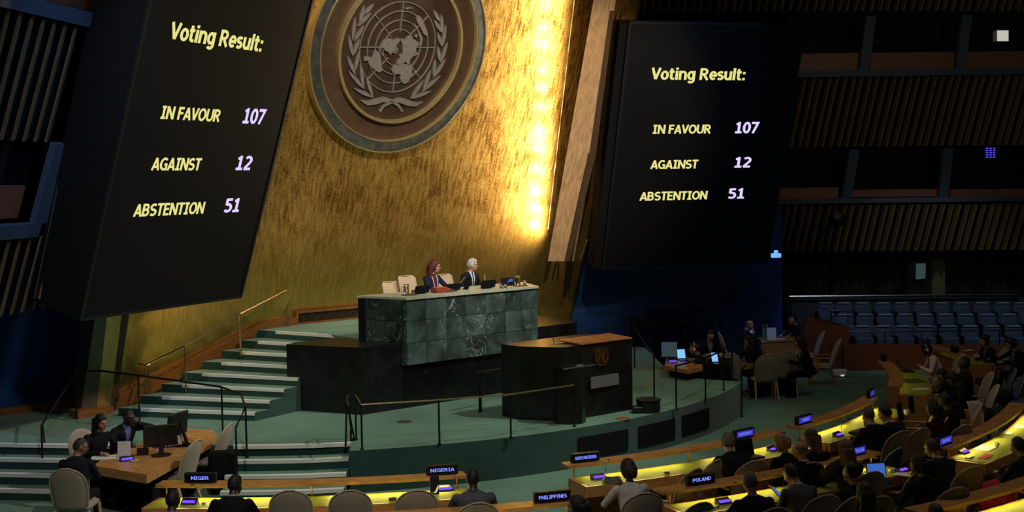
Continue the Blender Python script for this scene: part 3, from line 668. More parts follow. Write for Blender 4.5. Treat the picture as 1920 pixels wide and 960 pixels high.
for (xa,xb,y,h,d) in ((1487,1612,101,33,34.0),(1632,1790,99,32,34.0),(1812,1960,97,31,34.0),(1446,1572,353,21,34.5),(1596,1760,356,14,34.5),(1782,1960,355,14,34.5)):
    k+=1; beam('trim_%d'%(11+k),xa,y,xb,y-2,h,d,M_['sill'],'brown panel below booth window %d from the left'%((k-1)%3+1),.1)
for k,(xt,yt,xb,yb,d) in enumerate(((1634,30,1620,134,33.7),(1814,28,1801,132,33.7),(1603,280,1587,376,34.3),(1779,278,1769,372,34.3))):
    w=9; q=MB().slab([D(xb-w,yb,d),D(xb+w,yb,d),D(xt+w,yt,d-.2),D(xt-w,yt,d-.2)],(0,.2,0)); struct('trim_%d'%(18+k),q,M_['bluebeam'],'blue leaning mullion between booth windows')
for k,(xa,ya,xb,yb,d) in enumerate(((1480,24,1634,104,34.6),(1634,24,1814,104,34.6),(1814,24,1960,104,34.6),(1440,276,1603,360,35.0),(1603,276,1779,360,35.0),(1779,276,1960,360,35.0))):
    q=MB().slab([D(xa,yb,d),D(xb,yb,d),D(xb,ya,d-.1),D(xa,ya,d-.1)],(0,.02,0)); struct('window_%d'%(k+1),q,M_['booth'])
# things in the booths
tag(MB().slab([D(1870,57,34.4),D(1891,57,34.4),D(1891,77,34.4),D(1870,77,34.4)],(0,.02,0)).build('pale_panel',M_['paleglow']),'small glowing white paper square in the upper right booth window','light')  # white paper drawn with a glow in place of light on it
tag(MB().slab([D(1492,84,34.4),D(1497,84,34.4),D(1496,66,34.4)],(0,.02,0)).build('pale_panel',M_['paleglow']),'sliver of pale light beside the top corner of the right screen','light')
t=thing('status_display','violet blue LED grid glowing in the lower right booth window','display',D(1856,295,34.8))
MB().slab([D(1846,297,34.95),D(1868,297,34.95),D(1868,273,34.95),D(1846,273,34.95)],(0,.02,0)).build('display_panel',M_['mblack'],t,world=True)
for i in range(3):
    for j in range(5):
        x=1849+i*6.5;y=277+j*4.2; MB().slab([D(x,y,34.9),D(x+4,y,34.9),D(x+4,y+2,34.9),D(x,y+2,34.9)],(0,.02,0)).build('indicator_light',M_['lednode'],t,world=True)
t=thing('remote_camera','black remote camera clamped to the lowest slatted balcony front','camera',D(1571,425,33.6))
MB().rbox(D(1571,412,33.2),(.42,.4,.3),.04).build('camera_body',M_['mblack'],t,world=True); MB().tube([D(1571,385,33.4),D(1571,402,33.2)],.04).build('mount',M_['mblack'],t,world=True)
MB().tube([D(1571,405,33.0),D(1571,405,32.7)],.1,14).build('lens',M_['black'],t,world=True)
t=thing('signal_lamp','small glowing blue white lamp at the foot of the slatted balcony','lamp',D(1455,485,32.2))
MB().rbox(D(1455,479,32.2),(.25,.1,.11),.02).build('lamp_body',M_['lamp'],t,world=True); MB().rbox(D(1455,473,32.2),(.1,.08,.1),.02).build('lamp_head',M_['lamp'],t,world=True)
# glazed wall under the gallery, column and back rail of the seating
struct('window_7',MB().slab([D(1478,572,36),D(1960,572,36),D(1960,462,36),D(1478,462,36)],(0,.05,0)),M_['mottle'])
for k,x in enumerate((1474,1560,1646,1696,1846)): struct('trim_%d'%(22+k),MB().slab([D(x-3,570,35.8),D(x+3,570,35.8),D(x+3,466,35.8),D(x-3,466,35.8)],(0,.08,0)),M_['mblack'],'dark glazing bar behind the blue seats')
struct('trim_27',MB().slab([D(1748,560,35.6),D(1772,560,35.6),D(1772,468,35.6),D(1748,468,35.6)],(0,.4,0)),M_['olive'],'olive column in front of the dark glazing')
tag(MB().slab([D(1717,524,35.7),D(1735,522,35.7),D(1736,494,35.7),D(1718,494,35.7)],(0,.01,0)).build('paper_notice',M_['dimglow']),'pale notice sheet on the dark glazing left of the olive column','notice')  # paper sheet given a faint glow in place of light falling on it
struct('wall_seating_back',MB().slab([D(1478,640,35.4),D(1960,640,35.4),D(1960,557,35.4),D(1478,557,35.4)],(0,.1,0)),mat('dark_slate_panel',(.035,.042,.055),.7))
t=thing('back_rail','thin steel handrail behind the top row of blue seats','railing',D(1480,556,35.2))
MB().tube([D(1480,556,35.2),D(1700,554,35.2),D(1908,552,35.2)],.03,8).build('rail',M_['steel'],t,world=True)
for x in (1482,1620,1760,1906): MB().tube([D(x,555,35.2),D(x,600,35.2)],.02,6).build('post',M_['rail'],t,world=True)
# left balcony
LW=Vector((math.cos(math.radians(80)),math.sin(math.radians(80)),0)); LN=Vector((LW.y,-LW.x,0)); LV=LN*math.sin(TI)+Vector((0,0,math.cos(TI))); LNN=LW.cross(LV)
if LNN.x<0: LNN=-LNN
LP=D(0,592,19.5)
def lp(px,py): p=hitp(px,py,LP,LNN)-LP; return p.dot(LW),p.dot(LV)
def LPt(s_,v,off=0.): return LP+LW*s_+LV*v+LNN*off
def leftslats(label,pb,pt,s0,s1,pitch=.30):
    v0=lp(*pb)[1]; v1=lp(*pt)[1]
    t=thing('slatted_balcony_front',label,'balcony front',LPt(s0,v0)); n=int((s1-s0)/pitch); me_=None
    for i in range(n):
        a_=s0+i*pitch
        MB().slab([LPt(a_,v0,.06),LPt(a_+.17,v0,.0),LPt(a_+.17,v1,.0),LPt(a_,v1,.06)],-LNN*.03).build('slat',M_['slat'],t,world=True)
    MB().slab([LPt(s0,v0,-.12),LPt(s1,v0,-.12),LPt(s1,v1,-.12),LPt(s0,v1,-.12)],-LNN*.1).build('backing',M_['navy'],t,world=True)
    return v0,v1
sR=lp(162,60)[0]
va=leftslats('upper slatted balcony front at the far left',(60,264),(60,28),-7,sR)
vb=leftslats('lower slatted balcony front at the far left above the blue wall',(50,582),(50,444),-7,lp(100,560)[0])
def lband(nm_,s0,s1,v0,v1,o0,o1,m,lb=None): return struct(nm_,MB().slab([LPt(s0,v0,o0),LPt(s1,v0,o0),LPt(s1,v1,o0),LPt(s0,v1,o0)],LNN*(o1-o0)),m,lb)
lband('trim_28',-7,sR,va[1]+.02,va[1]+.24,0,.1,M_['bluebeam'],'blue beam above the upper left slats')
lband('trim_29',-7,sR,vb[1]+.02,vb[1]+.24,0,.1,M_['bluebeam'],'blue beam above the lower left slats')
sw=lp(85,300)[0]; lband('trim_30',sw,sw+.35,vb[1]+.24,va[0],0,.1,M_['bluebeam'],'blue frame beside the left booth window')
lband('window_8',-7,sR,vb[1]+.24,va[0],-.35,-.3,M_['booth']); lband('window_9',-7,sR,va[1]+.24,va[1]+2.2,-.35,-.3,M_['booth'])
lband('trim_31',-7,sw,vb[1]+.24,vb[1]+.75,-.25,-.2,M_['sill'],'brown panel in the left booth window')
lband('trim_37',-7,sw+.8,va[1]+.24,va[1]+.75,-.25,-.2,M_['sill'],'brown panel above the upper left blue beam')
for k,(xa,xb) in enumerate(((183,84),(196,100),(205,112))):
    a=D(xa,0,19.6+k*.1); b=D(xb-k*4-20,560,19.9+k*.1); struct('trim_%d'%(32+k),MB().tube([a+(a-b)*.1,b],.02 if k==0 else .05,6),M_['steel'] if k==0 else M_['slat'],'slanting edge strip beside the left screen')
for k,(xa,xb,yb,m) in enumerate(((1159,1074,490,M_['slat']),(1100,1088,487,M_['slat']))):
    a=D(xa,24 if k==0 else 450,29.6); b=D(xb,yb,30); struct('trim_%d'%(35+k),MB().tube([a,b],.025,6),m,'thin slanting strip left of the right screen')
exec_later=[]
# ================================================================== ROSTRUM
def quadtiles(P,u,v,W_,H_,nu,nv,mt,parent,th=.03,gap=.004,seed=1,nrm=None):
    """marble slabs, each its own object; P lower-left corner of the face"""
    rnd=random.Random(seed); n=nrm
    us=[0];vs_=[0]
    for i in range(nu): us.append(us[-1]+1+rnd.uniform(-.15,.15))
    for i in range(nv): vs_.append(vs_[-1]+1)
    us=[a/us[-1]*W_ for a in us]; vs_=[a/vs_[-1]*H_ for a in vs_]
    for i in range(nu):
        for j in range(nv):
            a,b=us[i]+gap,us[i+1]-gap; c,d=vs_[j]+gap,vs_[j+1]-gap
            MB().slab([P+u*a+v*c,P+u*b+v*c,P+u*b+v*d,P+u*a+v*d],n*(th+rnd.uniform(0,.004))).build('marble_slab',mt,parent,world=True)
Z3=Vector((0,0,1))
t=thing('rostrum_desk','long high desk faced with green veined marble slabs on the rostrum','desk',A(2.55,.4,1.45))
dk=[A(.94,-.08),A(4.13,-.08),A(4.6,.8),A(4.6,1.0),A(.55,1.0),A(.7,.85)]
m=MB().prism([A(.97,-.05),A(4.1,-.05),A(4.57,.8),A(4.57,.95),A(.6,.95),A(.74,.85)],1.45,2.645); m.build('core',M_['mblack'],t,world=True)
quadtiles(A(.94,-.06,1.45),U,Z3,3.19,1.2,7,3,M_['marble'],t,seed=3,nrm=-NB)
q=(A(.94,-.08)-A(.71,.87)); L0=q.length; q.normalize(); qn=Vector((q.y,-q.x,0)); 
quadtiles(A(.72,.86,1.45),q,Z3,L0-.02,1.2,2,3,M_['marble'],t,seed=5,nrm=qn)
q=(A(4.57,.82)-A(4.13,-.08)); L0=q.length; q.normalize(); qn=Vector((q.y,-q.x,0))
quadtiles(A(4.13,-.07,1.45),q,Z3,L0,1.2,2,3,M_['marble'],t,seed=6,nrm=qn)
M_['celadon']=mat('pale_celadon_top',(.46,.50,.36),.45)
MB().prism([A(.66,.9),A(.92,-.13),A(4.15,-.13),A(4.62,.82),A(4.62,.98),A(.6,.98)],2.645,2.685).build('desktop',M_['celadon'],t,world=True)
t=thing('rostrum_plinth','large low black marble plinth wrapping round in front of the green marble desk','plinth',A(2.6,.5,ZD))
def blk(poly,z0,z1,name='block'):
    return MB().prism(poly,z0,z1).build(name,M_['blackmarble'],t,world=True)
blk([A(0,0),A(.89,0),A(.66,.92),A(.5,1.6),A(-.35,1.6),A(-.65,1.45)],ZD,1.86); blk([A(.89,0),A(4.2,0),A(4.6,.8),A(4.6,1.0),A(4.6,1.6),A(.5,1.6),A(.66,.92)],ZD,1.44); blk([A(4.2,0),A(5.3,0),A(5.95,1.3),A(5.7,1.55),A(4.66,1.55),A(4.66,.8)],ZD,1.86)
# speaker's lectern block
t=thing('speaker_lectern','tall black marble speaker lectern with a small gold wreath emblem','lectern',A(2.7,-2.8,ZD))
MB().prism([A(1.64,-2.37),A(2.05,-3.05),A(3.68,-3.09),A(3.74,-1.9),A(1.64,-1.9)],ZD,1.93).build('body',M_['blackmarble'],t,world=True)
cs=A(2.16,-3.05)
MB().prism([cs+Vector((x*.27*1.0,y*.5,0)) for x,y in ((-1,.6),(-1,-.3),(-.75,-.6),(-.3,-.72),(.3,-.72),(.75,-.6),(1,-.3),(1,.6))],ZD,1.62).build('front_bay',M_['blackmarble'],t,world=True)
m=MB(); top=[A(2.42,-3.08),A(3.66,-3.12),A(3.70,-2.5),A(2.42,-2.5)]
m.slab([Vector((p.x,p.y,1.935+(.03 if i>1 else 0))) for i,p in enumerate(top)],(0,0,.02)); m.build('reading_top',M_['skirt'],t,world=True)
MB().slab([A(2.62,-3.105,1.16),A(3.3,-3.105,1.16),A(3.3,-3.105,1.36),A(2.62,-3.105,1.36)],-NB*.02).build('label_plate',M_['grey'],t,world=True)
mm=MB()
for (s0,s1,tt) in ((1.95,2.25,-2.85),(2.32,2.5,-2.6),(2.55,2.9,-2.62),(2.95,3.1,-2.6),(2.4,2.75,-3.0),(2.9,3.2,-3.02)): MB().tube([A(s0,tt,1.975),A(s1,tt,1.98)],.008,6).build('gold_fitting',M_['brass'],t,world=True)
MB().tube([A(2.3,-2.55,1.93),A(2.2,-2.6,2.12)],.008,6).build('microphone',M_['brass'],t,world=True)
MB().tube([A(1.75,-3.35,1.62),A(2.5,-3.35,1.62)],.008,6).build('rail_rod',M_['steel'],t,world=True)
MB().rbox(A(2.12,-3.36,1.62),(.16,.03,.07),.005,AX).build('microphone_clip',M_['grey'],t,world=True)
ee=thing('wreath_emblem',None,None); del ee
for o in [x for x in C.objects if x.name.startswith('wreath_emblem')]: bpy.data.objects.remove(o)
em=MB(); kS=.135
for n_,g in EMB:
    for f,mi in zip(g.f,g.m): pass
    b0=len(em.v); em.v+=[tuple(A(2.9,-3.10,1.72)+U*((v[0]-ecx)*kS)+Z3*((v[1]-ecy)*kS*1.12)-NB*((v[2]-ZE0)*.3+.004)) for v in g.v]; em.f+=[tuple(b0+i for i in f) for f in g.f]; em.m+=g.m
em.build('wreath_emblem',M_['brass'],t,world=True)

# ================================================================== RAILINGS
def railing(label,top,posts,r=.018,m=None,zt=None,extra=None):
    t=thing('handrail',label,'railing',posts[0][0] if posts else top[0])
    MB().tube(top,r,8).build('top_rail',m or M_['rail'],t,world=True)
    for a,b in posts:
        p=MB().tube([a,b],.016,8); p.lathe([(.035,0),(.035,.015),(.016,.02)],c=tuple(a),n=10); p.build('post',M_['rail'],t,world=True)
    return t
def up(p,h): return Vector((p.x,p.y,p.z+h))
P=lambda x,y,z=ZD:G(x,y,z)
a,b,c,d=P(144,786),P(262,795),P(418,820),P(463,858)
rh=.83
railing('curved black railing round the dais corner behind the corner desk',[up(P(82,915,0),1.0),up(a,rh),up(P(185,783),rh+.02),up(b,rh+.02),up(P(340,806),rh),up(c,rh),up(P(455,838),rh),up(d,rh-.06),up(P(445,905,.2),.85)],[(a,up(a,rh)),(b,up(b,rh+.02)),(c,up(c,rh)),(d,up(d,rh-.06)),(P(82,918,0),up(P(82,918,0),1.0)),(P(92,912,0),up(P(84,905,0),.95)),(P(445,905,.2),up(P(445,905,.2),.83))])
e,f,g,h=P(679,843),P(824,833),P(958,821),P(1077,800)
rh=.70
railing('long thin black railing along the front edge of the dais before the plinth',[up(P(668,824),rh+.02),up(P(674,834),rh+.02),up(e,rh),up(f,rh),up(g,rh),up(h,rh)],[(P(668,824),up(P(668,824),rh)),(e,up(e,rh)),(f,up(f,rh)),(g,up(g,rh)),(h,up(h,rh))],.014,M_['bronze'])
i0=P(650,835)
railing('short sloping railing at the right end of the lower steps',[up(P(668,824),.70),up(P(654,828),.74),up(P(652,833),.72),up(P(655,840),.3+.35),up(P(662,906,.1),.78)],[(P(648,840,.6),up(P(652,833),.7)),(P(665,826),up(P(654,832),.6)),(P(660,905,.0),up(P(660,905,.0),.85)),(P(668,903,.0),up(P(663,902,.0),.7))])
j=[P(952,765),P(958,768)]
railing('short black barrier standing left of the lectern',[up(A(1.55,-1.3,ZD),.7),up(A(2.3,-1.2,ZD),.7)],[(A(1.62,-1.3,ZD),up(A(1.62,-1.3,ZD),.7)),(A(1.72,-1.22,ZD),up(A(1.72,-1.22,ZD),.7))],.02)
ps=[P(1268,768),P(1323,750),P(1357,732),P(1373,712)]
railing('black railing along the right side of the dais beside the laptop desk',[up(p,.78) for p in ps]+[up(P(1376,706),.78)],[(p,up(p,.78)) for p in ps],.018)
q=P(1227,760); railing('tall black railing post line behind the round box',[up(q,.9),up(P(1190,690),.9),up(P(1180,660),.9)],[(q,up(q,.9)),(P(1190,690),up(P(1190,690),.9))],.018)
w1=Vector((3.2,30.6,ZD))
ra=[D(1168,640,32.0),D(1215,650,31.4),D(1246,665,31)]
railing('black stair railing against the blue wall',[D(1163,588,32.2),D(1172,589,32),D(1206,600,31.6),D(1218,598,31.5),D(1236,610,31)],[(G(1172,640,.66),D(1172,589,30.4)),(G(1201,645,.66),D(1203,599,30)),],.02)
q=G(1391,782); railing('lone black post on the floor at the end of the dais',[up(q,.95),up(q+Vector((.15,.3,0)),1.0)],[(q,up(q,.95))])
# brass handrail along the upper stairs
bt=[up(Lk(1)+Vector((.0,.0,ZD+.15)),0)]
h0=Vector((Lk(1).x-.0,Lk(1).y-.05,ZD)); 
p1=G(275,768,ZD);p2=G(349,735,ZD+.33); p3=G(452,668,ZD+.9); p4=G(545,612,ZR); 
t=thing('handrail','slim brass handrail climbing beside the upper stairs along the gold wall','railing',p1)
MB().tube([up(p1,.84)+Vector((-.12,-.02,.02)),up(p1,.84),up(p2,.84),up(p3,.80),up(p4,.78),up(p4,.78)+Vector((.06,.1,0))],.022,8).build('top_rail',M_['bronze'],t,world=True)
for p,hh in ((p1,.84),(p1+Vector((.07,.0,0)),.85),(p2,.84),(p3,.8),(p4,.78),(p4+Vector((-.07,-.02,0)),.77)): MB().tube([p,up(p,hh)],.016,8).build('post',M_['bronze'],t,world=True)
for a_,b_ in ((p1,p2),(p2,p3)):
    a1_,b1_=up(a_,.80),up(b_,.76); c_=(a1_+b1_)/2; x_=(b1_-a1_); l=bpy.data.lights.new('handrail_strip_light','AREA'); l.shape='RECTANGLE'; l.size=x_.length*.95; l.size_y=.03; l.energy=2.4*x_.length; l.color=(1,.83,.4)
    o=bpy.data.objects.new('handrail_strip_light',l); C.objects.link(o); o.location=c_; x_.normalize(); z_=-(NB*1.0+Vector((0,0,.05))); z_=(z_-x_*z_.dot(x_)).normalized(); y_=z_.cross(x_); o.rotation_euler=Matrix((x_,y_,z_)).transposed().to_euler()
# floor boxes, round bin
for (x,y,lb,m_) in ((758,791,'small round floor plate on the dais carpet left of centre',M_['wooddark']),(1040,795,'small round floor plate at the foot of the lectern',M_['wooddark']),(1168,785,'copper coloured floor plate right of the lectern',M_['skirt'])):
    MB().lathe([(.13,0),(.13,.006),(.12,.01)],n=24).build('floor_plate',m_).location=P(x,y)
    o=C.objects[-1]; tag(o,lb,'floor plate')
t=thing('round_case','round black lidded case on the dais right of the lectern','case',P(1216,772))
MB().lathe([(.2,0),(.21,.02),(.21,.2),(.215,.21)],n=24).build('body',M_['black'],t); MB().lathe([(.22,.2),(.22,.23),(.2,.235)],n=24).build('lid',M_['black'],t)
tag(MB().rbox(P(1196,774)+Vector((0,0,.06)),(.2,.2,.12),.02).build('small_case',M_['black']),'small low black case beside the round case on the dais','case')
tag(MB().rbox(P(440,838)-Vector((.12,.35,.3)),(.42,.3,.62),.05,.2).build('dark_box',M_['mblack']),'black box beside the steps behind the cream chairs','speaker')  # plain dark box filling the dark shape beside the steps

# ================================================================== CHAIRS
def slabcurve(fn_half,z0,z1,thick,yfn,n=12,nx=8,m=0):
    mb=MB(); vs=[];fs=[]
    for side in(0,1):
        for i in range(n+1):
            z=z0+(z1-z0)*i/n; hw=fn_half(z)
            for j in range(nx+1):
                x=-hw+2*hw*j/nx; e=min(1,(1-abs(2*j/nx-1))*3+.15) * min(1,(1-i/n)*4+.2)
                y=yfn(x,z)+(thick/2 if side else -thick/2)*e
                vs.append((x,y,z))
    N_=(n+1)*(nx+1); w_=nx+1
    for i in range(n):
        for j in range(nx):
            a=i*w_+j; fs.append((a,a+1,a+w_+1,a+w_)); fs.append((N_+a,N_+a+w_,N_+a+w_+1,N_+a+1))
    for i in range(n):
        for j in(0,nx): a=i*w_+j; fs.append((a,a+w_,N_+a+w_,N_+a))
    for j in range(nx):
        for i in(0,n): a=i*w_+j; fs.append((a,a+1,N_+a+1,N_+a))
    return mb.add(vs,fs)
def make_chair(name,fab,woodm,arms=True,hw=.26,top=1.06,metal=False,rim=None,square=False):
    r=thing(name,None,'chair')
    hf=(lambda z:hw if z<top-.06 else hw*(1-.25*((z-top+.06)/.06)**2)) if square else lambda z:(hw*(.86+.14*min(1,(z-.42)/.2)) if z<top-.24 else hw*math.sqrt(max(.02,1-((z-(top-.24))/.245)**2)))
    yf=lambda x,z:-.24-(z-.42)*.30+.06*(x/hw)**2
    slabcurve(hf,.42,top,.07,yf).build('backrest',fab,r,smooth=True)
    rb=MB(); pts=[]
    for i in range(13): z=.46+(top-.46)*i/12; pts.append((-hf(z),yf(-hf(z),z)-.01,z))
    pts+= [(-p[0],p[1],p[2]) for p in reversed(pts)]
    rb.tube(pts,.011,6); rb.build('piping',rim or M_['fabric2'],r,smooth=True)
    MB().rbox((0,.02,.43),(.5,.5,.10),.04).build('seat',fab,r)
    for sx in(-1,1):
        MB().tube([(sx*.24,.23,.40),(sx*.245,.25,.2),(sx*.25,.27,0)],[.024,.02,.015],8).build('leg',woodm,r)
        MB().tube([(sx*.23,-.2,.40),(sx*.235,-.26,.2),(sx*.245,-.34,0)],[.024,.02,.015],8).build('leg',woodm,r)
        if arms:
            a=MB().rbox((sx*.30,-.02,.655),(.055,.42,.03),.012).build('armrest',woodm,r)
            MB().slab([(sx*.285,.08,.40),(sx*.285,.14,.40),(sx*.285,.16,.645),(sx*.285,.06,.645)],(sx*.03,0,0)).build('arm_post',woodm,a)
    return r
proto={}
def chair(kind,p,rz,label,z=0.,group=None):
    if kind not in proto:
        if kind=='armchair': c=make_chair('delegate_armchair',M_['fabric'],M_['wood'])
        elif kind=='side': c=make_chair('side_chair',M_['fabric'],M_['woodlight'],False,.25,1.02)
        elif kind=='cream': c=make_chair('rostrum_chair',M_['fabric2'],M_['woodlight'],False,.21,1.0,square=True)
        elif kind=='blue': c=make_chair('visitor_chair',M_['bluefab'],M_['steel'],False,.24,.86,rim=M_['bluefab2'])
        proto[kind]=c; c.location=(p.x,p.y,z); c.rotation_euler=(0,0,rz)
    else: c=dup(proto[kind],(p.x,p.y,z),rz)
    c['label']=label
    if group:c['group']=group
    return c
def face(p,tgt=None,d=None):
    if d is None: d=(tgt-p)
    return math.atan2(-d.x,d.y)     # local +Y -> d

# ================================================================== PEOPLE
SKIN=[mat('skin_light',(.52,.28,.19),.5,var=.06),mat('skin_tan',(.34,.17,.10),.5,var=.06),mat('skin_brown',(.13,.06,.035),.45,var=.08),mat('skin_dark',(.045,.024,.017),.45,var=.08)]
_mc={}
def cloth(c):
    k=tuple(round(x,3) for x in c)
    if k not in _mc: _mc[k]=mat('cloth_%d'%len(_mc),c,.85,var=.18,scale=9,spec=.2)
    return _mc[k]
def hairm(c):
    k=('h',)+tuple(round(x,3) for x in c)
    if k not in _mc: _mc[k]=mat('hair_%d'%len(_mc),c,.6,var=.45,scale=30,stretch=(1,1,.25),bump=.5)
    return _mc[k]
EYEM=mat('eye_dark',(.01,.008,.007),.2); LIP=mat('lip',(.30,.10,.08),.5)
JOINTS={}
def hand(mb,w,d,side,curl=.5,m=0,up_=Vector((0,0,1))):
    """palm + four fingers + thumb; w wrist, d direction of the hand, side=+1 right/-1 left"""
    d=d.normalized(); n=(up_-d*up_.dot(d)).normalized(); s=d.cross(n)*side   # s points towards the thumb-less side
    pc=w+d*.05
    mb.cap(w,w+d*.075,.026,.034,8,m,.55)
    mb.cap(w+s*.014+d*.02,w+s*.02+d*.08,.02,.02,8,m,.8); mb.cap(w-s*.014+d*.02,w-s*.022+d*.08,.02,.02,8,m,.8)
    for k,(o_,ln) in enumerate(((-.033,.068),(-.011,.078),(.011,.073),(.032,.056))):
        a=w+d*.085+s*o_; sp=s*(o_*.35)
        b=a+(d*math.cos(curl*.4)-n*math.sin(curl*.4)).normalized()*ln*.5+sp*.5; c=b+(d*math.cos(curl*1.3)-n*math.sin(curl*1.3)).normalized()*ln*.5
        mb.cap(a,b,.0095,.009,6,m); mb.cap(b,c,.009,.0075,6,m)
    a=w+d*.025-s*.03; b=a+(d*.6-s*.7-n*.25).normalized()*.036; c=b+(d*.9-s*.2-n*.3).normalized()*.03
    mb.cap(a,b,.013,.011,6,m); mb.cap(b,c,.011,.009,6,m)
def two_bone(S_,W_,l1,l2,hint):
    d=W_-S_; L=min(d.length,l1+l2-.005); dn=d.normalized(); a=(l1*l1-l2*l2+L*L)/(2*L); h=math.sqrt(max(0,l1*l1-a*a))
    hp=(hint-dn*hint.dot(dn)).normalized(); return S_+dn*a+hp*h
NP=0
def person(label,p,rz,z=0.,skin=0,top=(.01,.011,.014),shirt=None,tie=None,trouser=None,hair='short',hc=(.012,.009,.007),lean=12,hyaw=0,hpitch=0,arms='desk',
           glasses=False,female=False,scale=1.,voxel=.0115,seat=.45,phones=False,lanyard=None,legs=True,shoe=None,twist=0,beard=None,headband=False,bulk=1.):
    global NP; NP+=1
    root=thing('person',label,'person',(p.x,p.y,z),rz); root.scale=(scale,)*3
    hz=seat+.09; w_=(.93 if female else 1.)*bulk
    ln=math.radians(lean); tw=Matrix.Rotation(math.radians(twist),3,'Z')
    def T(x,y,zz): # torso frame about the hip
        v=Vector((x*w_,y,zz)); v=Matrix.Rotation(-ln*(.75+.5*min(1,zz/.5)),3,'X')@v; v=tw@v
        return Vector((0,0,hz))+v
    mb=MB(); JK=1; SK=0; TR=3
    # torso as elliptical sections
    rings=[(-.06,.165,.13,0),(.04,.175,.135,0),(.14,.155,.12,.005),(.26,.165,.118,.01),(.37,.185,.12,.008),(.44,.195,.11,0),(.49,.175,.085,-.008),(.525,.115,.065,-.01),(.55,.06,.058,0)]
    if female: rings=[(-.06,.175,.135,0),(.04,.18,.135,0),(.14,.145,.11,.005),(.26,.155,.125,.02),(.36,.17,.115,.015),(.43,.178,.10,0),(.48,.155,.08,-.008),(.515,.10,.06,-.01),(.545,.05,.05,0)]
    n=18; vs=[];fs=[]
    for (zz,rx,ry,oy) in rings:
        for k in range(n):
            q=2*PI*k/n; c_,s_=math.cos(q),math.sin(q); e=.8
            vs.append(T(rx*math.copysign(abs(c_)**e,c_),oy+ry*math.copysign(abs(s_)**e,s_),zz))
    for i in range(len(rings)-1):
        for k in range(n): fs.append((i*n+k,i*n+(k+1)%n,(i+1)*n+(k+1)%n,(i+1)*n+k))
    fs.append(tuple(range(n-1,-1,-1))); fs.append(tuple(range(len(vs)-n,len(vs)))); mb.add(vs,fs,JK)
    # neck + head
    nb=T(0,-.005,.52); 
    HR=tw@Matrix.Rotation(math.radians(hyaw),3,'Z')@Matrix.Rotation(-ln*.55-math.radians(hpitch),3,'X')
    hcn=T(0,.012,.60)+HR@Vector((0,.025,.085))
    mb.cap(nb,hcn+HR@Vector((0,-.02,-.05)),.056 if not female else .048,.05 if not female else .043,12,SK)
    def hf(d):
        q=1.
        if d.z<0: q*=1-.16*(-d.z)**1.3*(.4+.6*abs(d.x))
        return q
    jw=.92 if female else 1.
    mb.ell(hcn,(.077*jw,.097,.118),HR,22,16,SK,hf)
    mb.ell(hcn+HR@Vector((0,.045,-.068)),(.05*jw,.045,.045),HR,14,9,SK)      # jaw/chin
    mb.cap(hcn+HR@Vector((0,.088,.018)),hcn+HR@Vector((0,.112,-.022)),.010,.015,8,SK)  # nose
    for sx in(-1,1):
        mb.cap(hcn+HR@Vector((sx*.012,.093,.03)),hcn+HR@Vector((sx*.045,.082,.032)),.010,.009,6,SK) # brow
        mb.ell(hcn+HR@Vector((sx*.078*jw,-.002,-.005)),(.012,.02,.032),HR,8,6,SK)   # ear
        mb.ell(hcn+HR@Vector((sx*.042,.062,-.03)),(.026,.028,.026),HR,8,6,SK)   # cheek
    mb.cap(hcn+HR@Vector((-.02,.088,-.052)),hcn+HR@Vector((.02,.088,-.052)),.009,.009,6,SK)
    # legs
    hipx=.095
    if legs:
        for sx in(-1,1):
            hp=Vector((sx*hipx,.02,hz-.02)); kn=Vector((sx*.13,.44,seat+.05)); an=Vector((sx*.13,.42+.05*sx,.09)); 
            mb.cap(hp,kn,.088,.062,12,TR); mb.cap(kn,an,.060,.042,12,TR)
            mb.cap(an+Vector((0,-.03,-.04)),an+Vector((sx*.01,.15,-.055)),.042,.034,10,4,.9)
    else:
        for sx in(-1,1): mb.cap(Vector((sx*hipx,.02,hz-.02)),Vector((sx*.12,.3,seat+.06)),.088,.07,12,TR)
    # arms
    LA,LB=.285,.25
    tg={'desk':((-.16,.46,.80),(.16,.46,.80)),'phone':((-.05,.33,.86),(.07,.33,.86)),'lap':((-.08,.25,.66),(.1,.27,.66)),'type':((-.11,.42,.80),(.11,.42,.80)),
        'chin':((-.14,.44,.80),None),'fold':((.07,.36,.80),(-.06,.40,.80)),'side':((-.3,.28,.68),(.3,.28,.68)),'reach':((-.1,.5,.8),(.25,.6,.82)),'ear':(None,(.16,.46,.80)),'raise':((-.12,.4,.8),(.1,.36,1.02))}[arms]
    for sx,tt in((-1,tg[0]),(1,tg[1])):
        sh=T(sx*.185,-.005,.455)
        if tt is None:
            if arms=='chin': wv=hcn+HR@Vector((sx*.03,.10,-.17))
            else: wv=hcn+HR@Vector((sx*.13,.05,-.10))
        else: wv=tw@Vector(tt) if z==0 or True else Vector(tt)
        hint=Vector((sx*.8,-.35,-.7))
        el=two_bone(sh,wv,LA,LB,hint)
        if (wv-el).length>LB+.01: wv=el+(wv-el).normalized()*LB
        mb.cap(sh,el,.058*bulk,.043,12,6); mb.cap(el,wv,.044,.034,12,6)
        hd=(wv-el).normalized()
        if tt is None: hd=(Vector((hcn-wv))).normalized() if arms=='ear' else (HR@Vector((-sx*.35,-.15,.9))).normalized(); upv=HR@Vector((0,1,0)); cu=.9
        else:
            upv=Z3; hd=(hd*.5+Vector((-sx*.25,.7,-.12 if arms!='phone' else .35))).normalized(); cu=.6 if arms in('desk','type','fold') else 1.3
            if arms=='phone': upv=Vector((sx*.8,-.3,.3))
        mb.cap(wv-hd*.02,wv+hd*.02,.025,.024,8,SK)
        hand(mb,wv+hd*.005,hd,-sx,cu,SK,upv)
    # merge into one continuous surface
    src=mb.mesh('src',[])
    tmp=bpy.data.objects.new('tmp',src); C.objects.link(tmp)
    bv=BVHTree.FromPolygons([Vector(v) for v in mb.v],mb.f)
